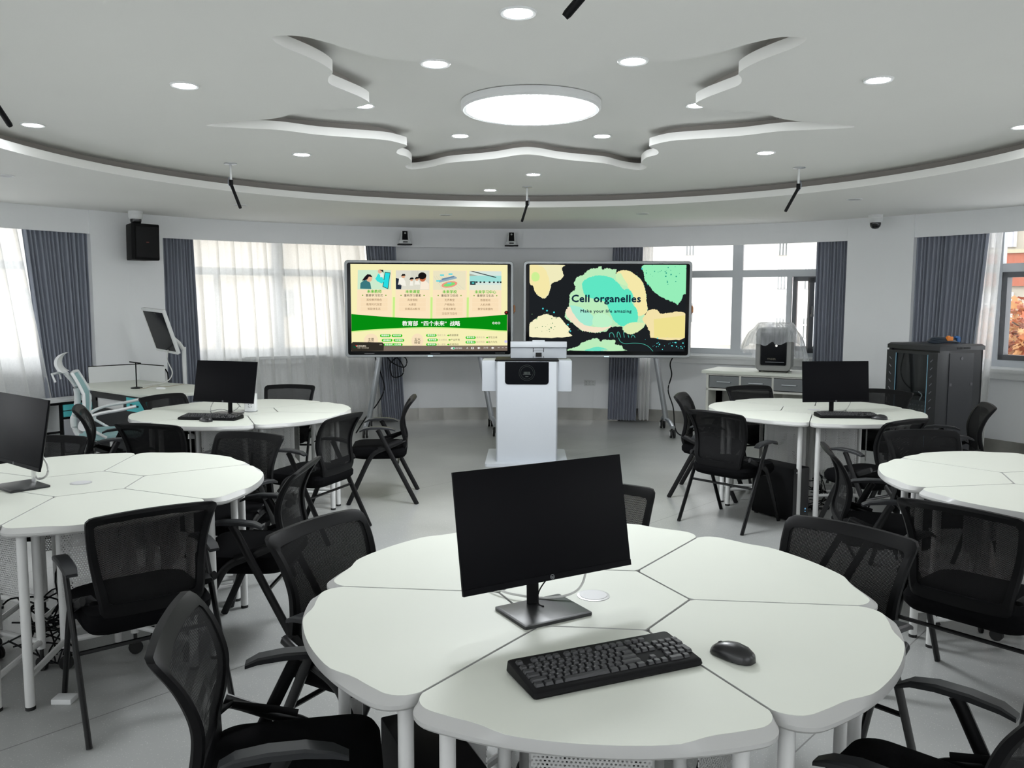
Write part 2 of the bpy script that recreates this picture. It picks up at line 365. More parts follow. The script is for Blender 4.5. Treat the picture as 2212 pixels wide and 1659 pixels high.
def ceiling():
    bm=bmesh.new()
    def loop(P,z): return [bm.verts.new((x,y,z)) for x,y in P]
    def band(A,B,mi=0):
        n=len(A)
        for i in range(n): bm.faces.new((A[i],A[(i+1)%n],B[(i+1)%n],B[i])).material_index=mi
    circ=lambda c,R,n=120:[(c[0]+R*math.sin(2*PI*i/n),c[1]+R*math.cos(2*PI*i/n)) for i in range(n)]
    RC=(.08,5.32)
    # soffit and ring cove
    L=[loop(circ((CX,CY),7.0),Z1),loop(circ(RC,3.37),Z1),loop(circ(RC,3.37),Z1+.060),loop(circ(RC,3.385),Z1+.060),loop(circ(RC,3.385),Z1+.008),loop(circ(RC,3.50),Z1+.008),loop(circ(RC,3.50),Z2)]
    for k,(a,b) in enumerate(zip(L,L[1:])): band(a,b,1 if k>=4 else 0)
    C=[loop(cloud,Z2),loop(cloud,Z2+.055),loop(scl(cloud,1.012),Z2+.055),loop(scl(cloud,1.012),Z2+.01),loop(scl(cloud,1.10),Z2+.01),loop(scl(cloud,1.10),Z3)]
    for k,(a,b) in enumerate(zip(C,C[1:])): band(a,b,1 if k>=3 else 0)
    def edges(V): return [bm.edges.get((V[i],V[(i+1)%len(V)])) or bm.edges.new((V[i],V[(i+1)%len(V)])) for i in range(len(V))]
    bmesh.ops.triangle_fill(bm,edges=edges(L[-1])+edges(C[0]),use_beauty=True)
    bmesh.ops.triangle_fill(bm,edges=edges(C[-1]),use_beauty=True)
    # slab above
    t=loop(circ((CX,CY),7.0,48),Z3+.12); bm.faces.new(t)
    me=bpy.data.meshes.new('ceiling'); bmesh.ops.recalc_face_normals(bm,faces=bm.faces); 
    for f in bm.faces: f.smooth=True
    for e in bm.edges:
        if len(e.link_faces)==2 and e.calc_face_angle(0)>.7: e.smooth=False
    bm.to_mesh(me); bm.free(); me.materials.append(M_ceil); me.materials.append(mat('taupe_cove_faces',(.40,.375,.345),.85,noise=.05,nscale=2)); o=bpy.data.objects.new('ceiling',me); COL.objects.link(o); o['kind']='structure'  # darker taupe on the trough floors and back walls of both coves
ceiling()

# ------------------------------------------------------------------ ceiling lights
def round_lamp():
    t=thing('ceiling_light','large round white ceiling lamp glowing in the flower-shaped recess','ceiling light',(.11,5.17,2.765))
    h=MB(); h.lathe((0,0,0),[(.40,.0),(.412,-.003),(.425,.008),(.425,.045),(.41,.0495)],64); h.build('housing',M_white,t)
    d=MB(); d.lathe((0,0,0),[(.001,-.024),(.12,-.022),(.25,-.016),(.34,-.008),(.385,-.002),(.399,.004)],64); d.build('diffuser',emat('lamp_diffuser',(.93,.97,1),LAMP),t)
round_lamp()
def downlight(lit):
    t=thing('downlight','','downlight')
    r=MB(); r.lathe((0,0,0),[(.056,.0),(.056,-.006),(.068,-.008),(.072,-.003),(.072,.0)],32); r.build('trim_ring',M_white,t)
    d=MB(); d.F(d.ring([(.0558*math.cos(2*PI*i/32),-.0558*math.sin(2*PI*i/32),-.004) for i in range(32)])); d.build('lens',emat('downlight_lens',(.93,.97,1),DOWN) if lit else mat('frosted_lens_off',(.45,.45,.47),.4,noise=.02,nscale=9),t)
    return t
dl=[(.02,3.29,Z2,'lit downlight nearest the camera, at the top middle of the ceiling'),(-1.68,4.37,Z2,'lit downlight left of the flower recess near its upper left lobe'),(-.36,3.97,Z2,'lit downlight just inside the recess top edge, left of the round lamp'),(.55,3.92,Z2,'lit downlight just right of the top centre of the flower recess'),(1.81,4.23,Z2,'lit downlight right of the flower recess near its upper right lobe'),(-3.01,5.33,Z2,'lit downlight at far left beside the curved cove'),(3.19,5.31,Z2,'lit downlight at the far right edge of the inner ceiling'),(-1.58,6.35,Z2,'lit downlight below the left arm of the flower recess'),(1.86,6.23,Z2,'lit downlight below the right arm of the flower recess'),(.18,7.29,Z2,'lit downlight below the front rim of the flower recess'),(-.22,8.30,Z2,'small lit downlight closest to the cove ahead of the round lamp'),
(-.38,6.17,Z3,'lit downlight in the recess, left front of the round lamp'),(.65,6.17,Z3,'lit downlight in the recess, right front of the round lamp'),(-.92,5.25,Z3,'lit downlight half hidden by the left lobe of the recess'),(1.13,5.22,Z3,'lit downlight half hidden by the right lobe of the recess')]
proto=None
for x,y,z,lb in dl:
    if proto is None: proto=downlight(True); proto.location=(x,y,z); proto['label']=lb; proto['group']='lit recessed downlights'
    else: copy_thing(proto,(x,y,z),0,lb)
proto=None
for x,y,lb in [(-2.75,8.51,'unlit downlight in the outer soffit behind the left hanging microphone'),(-.75,9.44,'unlit downlight in the outer soffit above the left display'),(1.43,9.24,'unlit downlight in the outer soffit above the right display'),(3.22,7.94,'unlit downlight in the outer soffit near the right dome camera'),(-3.97,6.60,'unlit downlight in the outer soffit at the left edge of the photo')]:
    if proto is None: proto=downlight(False); proto.location=(x,y,Z1); proto['label']=lb; proto['group']='unlit soffit downlights'
    else: copy_thing(proto,(x,y,Z1),0,lb)

# hanging microphones
def hanging_mic(x,y,dx,dy,dz,lb):
    t=thing('hanging_microphone',lb,'microphone',(x,y,Z2),0,'black stick microphones hanging from the ceiling')
    m=MB(); m.lathe((0,0,0),[(.05,0),(.05,-.006),(.02,-.012),(.012,-.012)],24); m.build('mounting_plate',M_alu,t)
    m=MB(); m.cyl((0,0,-.135),.009,.13,12); m.build('drop_rod',M_white,t)
    m=MB(); m.cyl((0,0,-.175),.016,.045,14); m.build('joint',M_blk,t)
    a=Vector((-.10*dx/.2,0,-.168)) if dx else Vector((0,0,-.168)); a=Vector((0,0,-.165)); b=a+Vector((dx,dy,dz))
    m=MB(); m.tube([a,a+(b-a)*.05,a+(b-a)*.95,b],[.010,.0125,.0125,.010],14); m.build('microphone_stick',M_blk,t)
    m=MB(); m.tube(spline([(.004,0,-.1),(-.02 if dx>0 else .02,0,-.12),(-.022 if dx>0 else .022,0,-.16),(0,0,-.19)],5),.0025,6); m.build('cable',mat('grey_blue_cable',(.25,.3,.4),.5),t)
hanging_mic(-2.26,6.78,.07,0,-.19,'hanging stick microphone left of the left display, in front of the cove')
hanging_mic(.14,8.09,-.05,0,-.165,'hanging stick microphone above the podium')
hanging_mic(2.34,6.91,-.10,0,-.19,'hanging stick microphone above the right display side of the cove')
hanging_mic(-2.345,3.80,.10,0,-.16,'hanging stick microphone cut by the left edge of the photo')
hanging_mic(.30,2.28,-.16,.05,-.17,'closest hanging stick microphone, seen at the top edge of the photo')

# ------------------------------------------------------------------ curtains
def curtain(name,a0,a1,b0,b1,z0,z1,R,amp,waves,m,nz=14,seed=0,belly=None,crease=False):
    rnd=random.Random(seed); ph=[rnd.uniform(-.5,.5) for _ in range(int(waves)+3)]
    mb=MB(); nu=int(waves*(26 if crease else 10))
    def fn(u,v):
        k=u*waves; i=int(k); f=k-i; w=k+ph[i]*(1-f)*.5+ph[i+1]*f*.5
        t=a0+(a1-a0)*u; b=b0+(b1-b0)*u; e=v; az=b+(t-b)*e
        if belly: az+=belly(u,v)
        s=math.sin(2*PI*w); s=math.copysign(abs(s)**.7,s)
        if crease:
            f2=(w%1)-.5; s=-1.9*math.exp(-(f2/.09)**2)+.15*math.sin(2*PI*w*2+i); az+=.9*f2*math.exp(-(f2/.16)**2)*-1.2*(1-.3*v)
        am=amp*(.75+.35*ph[i]+.25*(1-v))
        x,y,_=pol(R+am*s,az); return (x,y,z0+(z1-z0)*v)
    mb.grid(fn,nu,nz); return mb.build(name,m)
G='slate grey blackout curtains'
for a0,a1,b0,b1,wv,lb in [(-56.2,-49.5,-54.2,-49.5,16,'slate grey curtain bunch at the far left beside the speaker pillar'),(-42.4,-38.9,-42.4,-38.3,10,'slate grey curtain between the speaker pillar and the sheer curtain'),(-19.0,-15.2,-17.0,-14.2,10,'slate grey curtain hanging behind the left display'),(12.2,16.0,11.8,15.4,10,'slate grey curtain hanging behind the right display'),(36.3,39.9,36.3,39.9,10,'slate grey curtain right of the open window above the white counter'),(46.7,54.0,46.7,52.6,17,'slate grey curtain behind the black server rack')]:
    o=curtain('curtain',a0,a1,b0,b1,.03,2.5,6.10,.026,wv,M_curt,seed=int(a0*10)); tag(o,lb,'curtain',G)
G='white sheer curtains'
for a0,a1,b0,b1,wv,R,amp,lb in [(-38.9,-19.0,-38.3,-17.5,11,6.16,.045,'wide white sheer curtain covering the window left of the displays'),(-18.4,-15.6,-18.2,-16.6,5,6.17,.03,'narrow white sheer bunch behind the left display stand'),(15.8,17.2,15.6,17.0,3,6.12,.035,'narrow white sheer bunch beside the right display stand'),(53.4,55.3,52.4,54.6,4,6.12,.035,'narrow white sheer bunch right of the server rack curtain'),(-72,-55.8,-72,-52.2,9,6.13,.04,'white sheer curtain billowing at the left edge of the photo')]:
    o=curtain('sheer_curtain',a0,a1,b0,b1,.04,2.5,R,amp,wv,M_sheer,nz=18,seed=int(a0*7),crease=wv>5); tag(o,lb,'curtain',G)

# ------------------------------------------------------------------ outdoors
gm=MB(); gm.box(-90,90,12.2,140,-.9,-.6); g=struct(gm,'ground',mat('pale_paving',(.42,.40,.36),.9,noise=.1,nscale=1))
def building(name,label,p0,p1,h,zb,wallm,rows,cols,wm,bandm=None,ww=.4,wh=.5,depth=8):
    p0=Vector((*p0,0)); p1=Vector((*p1,0)); u=(p1-p0); L=u.length; u.normalize(); n=Vector((-u.y,u.x,0))
    if n.dot(p0)<0: n=-n
    t=thing(name,label,'building',(p0.x,p0.y,zb),math.atan2(u.y,u.x))
    sg=1 if Vector((-u.y,u.x,0)).dot(n)>0 else -1
    b=MB(); b.box(0,L,0 if sg>0 else -depth,depth if sg>0 else 0,0,h); b.build('wall',wallm,t)
    fh=h/rows
    for r in range(rows):
        if bandm:
            k=MB(); k.box(0,L,*sorted((-.12*sg,0)),r*fh,r*fh+fh*.42); k.build('spandrel_band',bandm,t)
            k=MB(); k.box(0,L,*sorted((-.2*sg,0)),r*fh+fh*.42,r*fh+fh*.47); k.build('ledge',mat('cream_ledge',(.36,.33,.24),.7),t)
        cw=L/cols
        for c in range(cols):
            x=c*cw+cw*(1-ww)/2; z=r*fh+fh*(.5 if bandm else .35); 
            k=MB(); k.box(x,x+cw*ww,*sorted((-.05*sg,.02*sg)),z,z+fh*wh); k.build('window',wm,t)
            k=MB()
            for q in range(4): k.box(x+cw*ww*q/3-.04,x+cw*ww*q/3+.04,*sorted((-.12*sg,-.04*sg)),z,z+fh*wh)
            k.box(x,x+cw*ww,*sorted((-.12*sg,-.04*sg)),z+fh*wh*.62,z+fh*wh*.62+.06)
            k.build('window_frame',mat('outside_white_frame',(.8,.8,.78),.6),t)
    return t
M_bw=mat('sunlit_white_render',(.86,.84,.80),.9,noise=.02,nscale=.6); M_win=mat('outside_window_glass',(.25,.27,.28),.2,noise=.1,nscale=3)
building('office_building','white low building seen through the window right of the displays',(2,44),(21.5,44),14,-.6,M_bw,4,4,M_win,ww=.10,wh=.28)
building('warehouse','pale grey building wing seen through the open sash behind the covered printer',(11.2,36.5),(14.2,35),4.2,-.6,mat('pale_grey_render',(.72,.73,.76),.9,noise=.03,nscale=1),2,3,M_win,ww=.35,wh=.4,depth=3)
building('apartment_building','orange and cream apartment building seen through the window at the right edge',(15.5,30.5),(34,18),19,-3.2,mat('cream_render',(.34,.31,.26),.9,noise=.03,nscale=1),7,8,mat('apartment_window_glass',(.38,.38,.42),.25,noise=.3,nscale=2),mat('orange_brick',(.32,.10,.06),.85,noise=.12,nscale=6),.72,.42)
building('cream_building','cream building seen dimly through the wide sheer curtain',(-24,36),(1.5,46),13,-.6,mat('warm_cream_render',(.85,.76,.64),.9,noise=.03,nscale=1),3,5,M_win,ww=.2,wh=.3)
building('pale_pink_building','pale building seen dimly through the sheer at the left edge',(-36,30),(-26,36),13,-.6,mat('pale_pink_render',(.85,.75,.68),.9,noise=.03,nscale=1),3,3,M_win,ww=.3,wh=.4)
t=thing('lamp_post','thin grey lamp post outside the window right of the displays','lamp post',(7.6,22,-.6))
m=MB(); m.cyl((0,0,0),.05,4.9,10,.03); m.build('pole',mat('sunlit_pole',(.6,.55,.5),.6,noise=.05,nscale=4),t)
m=MB(); m.lathe((0,0,4.9),[(.03,0),(.12,.1),(.12,.25),(.05,.4)],12); m.build('lamp_head',mat('lamp_head_ochre',(.6,.45,.3),.6,noise=.05,nscale=4),t)
# autumn tree
t=thing('autumn_tree','orange-leaved autumn tree outside the window at the right edge','tree',(9.6,14.8,-.6))
m=MB(); m.tube([(0,0,0),(.05,0,.8),(0,.05,1.6),(.1,0,2.0)],[.09,.07,.05,.03],10); 
for k in range(9):
    a=k*2.3; m.tube([(0,0,1+.1*k),(.35*math.cos(a),.35*math.sin(a),1.3+.1*k),(.7*math.cos(a),.7*math.sin(a),1.5+.11*k)],[.03,.02,.008],6)
m.build('trunk',mat('bark',(.16,.1,.07),.9,noise=.2,nscale=20),t)
m=MB(); rn=random.Random(2)
for k in range(2600):
    a=rn.uniform(0,2*PI); b=rn.uniform(-1,1); rr=1.15*rn.random()**.45
    c=Vector((rr*math.cos(a)*math.sqrt(1-b*b)*1.2,rr*math.sin(a)*math.sqrt(1-b*b)*1.2,1.55+rr*b*.75))
    q=Matrix.Rotation(rn.uniform(0,6),3,'Z')@Matrix.Rotation(rn.uniform(-1.4,1.4),3,'X'); s=rn.uniform(.05,.10); m.mi=k%3
    P=[(0,-1),(.45,-.5),(1,-.4),(.55,.1),(.7,.8),(.15,.5),(0,1.1),(-.15,.5),(-.7,.8),(-.55,.1),(-1,-.4),(-.45,-.5)]
    m.F([m.V(c+q@Vector((x*s,y*s,.1*s*(x*x)))) for x,y in P])
m.build('foliage',[mat('leaf_orange',(.50,.17,.06),.7,noise=.2,nscale=9),mat('leaf_rust',(.38,.11,.05),.7,noise=.2,nscale=9),mat('leaf_amber',(.5,.27,.11),.7,noise=.2,nscale=9)],t,smooth=False,kind='stuff')

# ------------------------------------------------------------------ interactive displays
DW,DH=2.04,1.17
def display(x,y,z,rz,label,content,knob):
    t=thing('interactive_display',label,'display',(x,y,0),rz)
    def RR(w,h,r,yy): return [(a,yy,z+b) for a,b in rrect(w,h,r,8)]
    m=MB(); m.loft([RR(DW-.02,DH-.02,.035,.085),RR(DW,DH,.045,.07),RR(DW,DH,.045,.005),RR(DW-.012,DH-.012,.04,-.004),RR(DW-.06,DH-.06,.028,-.004),RR(DW-.062,DH-.062,.028,0)]); m.build('bezel',M_dispf,t)
    m=MB(); m.loft([RR(DW-.062,DH-.062,.028,.0),RR(DW-.062,DH-.062,.028,-.0025)]); m.build('screen_panel',M_scrblk,t)
    content(t,z)
    m=MB(); m.box(-.03,.03,-.008,-.003,z-DH/2+.008,z-DH/2+.018); m.build('status_light',emat('status_glow',(.6,.85,1),1.5),t)
    m=MB(); m.box(-.45,.45,.085,.13,z-.35,z+.35); m.build('rear_housing',M_blk,t)
    m=MB(); m.lathe((0,0,0),[(.001,-.0),(.02,.004),(.02,.01)],16)
    st=bpy.data.objects.new('stand',None); COL.objects.link(st); st.parent=t
    for s in (-1,1):
        m=MB(); m.tube([(s*.60,.13,z-.2),(s*.62,.13,z-DH/2),(s*.765,.13,.15)],[.022,.035,.034],12,[.03,.05,.04],up=(0,1,0)); m.build('stand_leg',M_alu,st)
        m=MB(); m.tube([(s*.775,-.30,.125),(s*.77,-.1,.165),(s*.765,.13,.17),(s*.77,.36,.165),(s*.775,.5,.125)],.028,12,.022); m.build('foot_bar',M_alu,st)
        for yy in (-.30,.5):
            m=MB(); m.cyl((s*.775-.03,yy,.05),.05,.022,18,axis='X'); m.cyl((s*.775+.008,yy,.05),.05,.022,18,axis='X'); m.cyl((s*.775-.012,yy,.04),.012,.07,10)
            m.mi=1; m.cyl((s*.775-.034,yy,.05),.03,.002,16,axis='X'); m.cyl((s*.775+.032,yy,.05),.03,.002,16,axis='X')
            m.build('caster',[M_rub,M_white],st)
    m=MB(); m.box(-.62,.62,.10,.14,z-.30,z-.24); m.build('crossbar',M_alu,st)
    m=MB(); m.tube([(DW/2+.004,.03,z-.05),(DW/2+.016,.03,z-.03),(DW/2+.016,.03,z+.03),(DW/2+.004,.03,z+.05)],.012,8); m.build('side_dial',mat('copper_trim',(.55,.25,.12),.4,.5),t)
    return t
AW,AH=1.892,1.04
def left_slide(t,zc):
    F=Flat()
    x0,y0=-AW/2,zc+DH/2-.046
    def P(x,y):
        v=(y-187)/1085; xl=110+35*v; xr=2072+6*v; return (x0+(x-xl)/(xr-xl)*AW, y0-v*AH)
    C=screen_col; cream=C(247,240,184); peach=C(251,229,193); green=C(6,140,18); dk=C(70,66,48); br=C(140,110,80); gr=C(60,190,20); lg=C(200,240,140); wh=C(255,255,250)
    def rect(a,b,c,d,m,l): F.poly([P(a,b),P(c,b),P(c,d),P(a,d)][::-1],m,l)
    F.poly([(x0,y0),(x0+AW,y0),(x0+AW,y0-AH),(x0,y0-AH)][::-1],cream,8)
    for x in (200,672,1135,1592): rect(x,262,x+ (425 if x<1590 else 405),868,peach,9)
    for x in (648,1115,1568): rect(x-8,600,x+18,868,lg,9)
    # pictures
    rect(203,262,610,505,C(205,235,205),10); F.poly([P(*q) for q in ((510,470),(535,285),(605,292),(580,500))],C(30,50,55),11); F.poly([P(*q) for q in ((518,465),(541,293),(598,299),(573,490))],C(40,220,225),12)
    F.poly([P(*q) for q in ((420,370),(455,305),(500,345),(535,400),(500,430),(440,400))],C(60,225,220),12)
    F.poly([P(475+26*math.cos(a*.5),278+26*math.sin(a*.5)) for a in range(13)],C(225,180,150),13); F.poly([P(*q) for q in ((470,258),(515,258),(522,298),(500,278))],C(25,25,28),14)
    F.poly([P(*q) for q in ((480,300),(510,298),(520,345),(480,350))],C(235,240,235),13)
    F.poly([P(*q) for q in ((235,495),(238,425),(280,390),(330,385),(360,430),(372,500))],C(60,120,125),12)
    F.poly([P(345+38*math.cos(a*.5),365+45*math.sin(a*.5)) for a in range(13)],C(235,185,150),13); F.poly([P(*q) for q in ((255,395),(290,345),(320,315),(360,318),(385,350),(340,345),(320,380),(290,390))],C(25,22,24),14)
    rect(672,265,1088,505,C(222,220,205),10); 
    for q in range(8): rect(870+q*12,268,873+q*12,370,C(190,188,175),11)
    F.poly([P(*q) for q in ((672,360),(712,368),(715,430),(745,450),(740,500),(676,500))],C(35,45,60),12)
    for hx,hy,hr,bd in ((765,335,24,((700,440),(715,360),(760,352),(790,400),(800,460),(730,450))),(868,378,18,((845,455),(852,395),(885,395),(888,455))),(935,370,22,((905,440),(915,390),(955,385),(975,440)))):
        F.poly([P(*q) for q in bd],C(245,242,230),12); F.poly([P(hx+hr*math.cos(a*.5),hy+hr*1.1*math.sin(a*.5)) for a in range(13)],C(225,170,135),13); F.poly([P(*q) for q in ((hx-30,hy+2),(hx-12,hy-26),(hx+20,hy-26),(hx+28,hy-6))],C(22,20,22),14)
    F.poly([P(*q) for q in ((975,500),(985,400),(1040,390),(1085,430),(1085,500))],C(248,235,215),12); F.poly([P(1005+42*math.cos(a*.5),355+50*math.sin(a*.5)) for a in range(13)],C(200,110,75),13); F.poly([P(1000+52*math.cos(a*.5),330+44*math.sin(a*.5)) for a in range(13)],C(25,20,22),14)
    rect(1138,268,1545,505,C(235,228,195),10)
    for q in range(7): F.poly([P(1140+q*30,330),P(1146+q*30,330),P(1260+q*45,500),P(1254+q*45,500)],C(215,215,190),11)
    F.poly([P(*q) for q in ((1195,390),(1400,330),(1430,345),(1435,360),(1215,415))],C(150,175,190),12); F.poly([P(*q) for q in ((1240,365),(1395,328),(1400,345),(1250,385))],C(110,140,165),13)
    F.poly([P(1340+100*math.cos(a*.5)+8*math.sin(a*.5),437-18*math.cos(a*.5)+38*math.sin(a*.5)) for a in range(13)],C(240,150,130),12); F.poly([P(1340+75*math.cos(a*.5),437-14*math.cos(a*.5)+24*math.sin(a*.5)) for a in range(13)],C(130,220,120),13)
    for a,b in ((1222,312),(1328,298),(1175,385),(1315,413)): rect(a,b,a+50,b+18,C(90,215,225),14)
    rect(1592,268,1995,505,C(215,230,222),10); F.poly([P(*q) for q in ((1595,268),(1640,268),(1930,340),(1930,350),(1900,345))],C(50,60,62),12); rect(1595,325,1995,405,C(160,222,215),11); F.poly([P(*q) for q in ((1592,300),(1700,325),(1592,330))],C(170,175,160),12)
    for k,a in enumerate((1600,1672,1720,1768,1835,1890,1940,1975)): rect(a,396,a+(70 if k==0 else 22),(440 if k==0 else 416),C(40,55,60),13)
    rect(1622,410,1652,425,C(90,220,220),14); rect(1592,440,1995,505,C(228,232,215),12)
    # headings
    cy=((410,'未来教师','重建学习范式',('高校教师角色','教育时代改变','智能体生态')),(883,'未来课堂','重构学习要素',('具身智能','AI课堂','多模态AI板书')),(1345,'未来学校','重组学习空间',('无界教室','产教融合','多模态教室','泛在学习空间')),(1795,'未来学习中心','重塑学习生态',('数据驱动','人机共教','教学场景重构')))
    for x,h,s,rows in cy:
        F.text(h,*P(x,533),.044,gr,15,.0008); F.text(s,*P(x,580),.033,dk,15,.0003,spacing=1.1)
        for sx in (-143,143): F.poly([P(x+sx+8*math.cos(a*.7),577+8*math.sin(a*.7)) for a in range(9)],C(120,170,60),15)
        for k,rw in enumerate(rows):
            rect(x-165,610+57*k,x+165,660+57*k,C(249,224,186),13); F.text(rw,*P(x,636+57*k),.031,br,15)
    top=[(132,812)]+[(132+1940*k/16,868-56*abs(2*k/16-1.02)**1.8) for k in range(1,16)]+[(2072,815)]
    bot=[(2072,1022)]+[(132+1940*k/16,978+48*abs(2*k/16-1)**1.8) for k in range(15,0,-1)]+[(138,1028)]
    F.poly([P(x,y+14) for x,y in top]+[P(x,y+14) for x,y in bot],lg,10)
    F.poly([P(x,y) for x,y in top]+[P(x,y) for x,y in bot],green,14)
    F.text('教育部  “四个未来”  战略',*P(1120,935),.064,wh,17,.0012); F.text('eeo',*P(1935,920),.062,wh,17,0,sx=1.1)
    for x,a,b in ((378,'主要','特征'),(950,'五大','转变')):
        F.poly([P(x+(88 if x<500 else 75)*math.cos(k*PI/12),1150+92*math.sin(k*PI/12)) for k in range(24)],C(248,226,190),11)
        F.text(a,*P(x,1135),.038,dk,15,.0003); F.text(b,*P(x,1176),.038,dk,15,.0003)
    def pill(a,b,c,d,tx,sz=.024):
        r=(d-b)/2; F.poly([P(c-r+r*math.cos(k*PI/8-PI/2),(b+d)/2+r*math.sin(k*PI/8-PI/2)) for k in range(9)]+[P(a+r+r*math.cos(k*PI/8+PI/2),(b+d)/2+r*math.sin(k*PI/8+PI/2)) for k in range(9)],C(50,195,20),14); F.text(tx,*P((a+c)/2,(b+d)/2),sz,wh,15,.0004)
    for a,b,tx in ((488,1067,'数据驱动'),(632,1067,'时空无界'),(510,1125,'虚实融合'),(656,1125,'场景重构'),(530,1182,'师生协同'),(636,1182,'人机共教')): pill(a,b,a+132,b+36,tx)
    for k,(px,tx,l,r) in enumerate(((1058,'教学条件','传统工具','数据要素'),(1074,'教学场景','实训模拟','产业环境'),(1060,'教学空间','单一课堂','无域协创'))):
        y=1082+58*k; pill(px,y-17,px+130,y+17,tx); F.text(l,*P(px+190,y),.026,C(190,175,150),15); F.poly([P(px+262,y-6),P(px+275,y-6),P(px+275,y-13),P(px+293,y),P(px+275,y+13),P(px+275,y+6),P(px+262,y+6)],gr,15); F.text(r,*P(px+347,y),.028,dk,15)
    for k,(tx,l,r) in enumerate((('教学关系','教师主导','学生主体'),('教学重心','知识传授','能力为先'))):
        y=1111+58*k; pill(1550,y-17,1678,y+17,tx); F.text(l,*P(1738,y),.026,C(190,175,150),15); F.poly([P(1808,y-6),P(1820,y-6),P(1820,y-13),P(1838,y),P(1820,y+13),P(1820,y+6),P(1808,y+6)],gr,15); F.text(r,*P(1893,y),.028,dk,15)
    rect(140,1213,2078,1280,C(122,108,96),16)
    F.poly([P(1394+28*math.cos(k*.3),1246+15*math.sin(k*.3)) for k in range(21)],C(235,240,235),17); F.poly([P(1403+12*math.cos(k*.5),1246+11*math.sin(k*.5)) for k in range(13)],C(40,170,110),18)
    F.text('同步滚动',*P(1467,1247),.02,wh,17); F.text('3 /15',*P(1806,1241),.028,wh,17); F.text('A',*P(1573,1244),.03,wh,17); rect(1622,1232,1655,1256,wh,17); rect(1630,1238,1648,1250,C(80,72,66),18)
    F.poly([P(1698,1244),P(1720,1228),P(1720,1238),P(1734,1238),P(1734,1250),P(1720,1250),P(1720,1260)],wh,17); F.poly([P(1912,1243),P(1890,1227),P(1890,1237),P(1876,1237),P(1876,1249),P(1890,1249),P(1890,1259)],wh,17)
    for x in (1680,1936): rect(x,1228,x+3,1262,C(90,80,72),17)
    rect(1955,1240,1980,1244,wh,17); rect(2008,1240,2030,1244,wh,17); rect(2052,1240,2074,1244,wh,17)
    F.poly([P(155,1165),P(520,1170),P(538,1190),P(535,1275),P(150,1282),P(138,1262),P(138,1185)],C(50,46,40),19)
    F.poly([P(180+18*math.cos(k*.5),1226+16*math.sin(k*.5)) for k in range(13)],C(15,70,50),20); F.poly([P(200+9*math.cos(k*.7),1210+9*math.sin(k*.7)) for k in range(9)],C(230,50,40),21)
    F.text('新消息通知',*P(258,1216),.024,C(245,235,215),20); F.text('你有 1 条未读消息',*P(285,1240),.017,C(200,190,170),20); F.text('刚刚',*P(500,1198),.016,C(190,180,160),20)
    F.poly([P(2062+26*math.cos(k*.4),793+26*math.sin(k*.4)) for k in range(16)],C(45,25,25),20); F.poly([P(2060+10*math.cos(k*.7),788+10*math.sin(k*.7)) for k in range(9)],C(170,40,40),21)
    F.poly([P(2058+20*math.cos(k*.4),1162+18*math.sin(k*.4)) for k in range(16)],C(205,200,240),20)
    F.build('slide_picture',t)
    m=MB()
    for u in (-.36,.03,.42): m.box(u*DW-.06,u*DW+.06,-.0045,-.0035,zc-DH/2+.046,zc-DH/2+.05)
    m.build('touch_marks',mat('pale_print',(.4,.4,.42),.5),t)
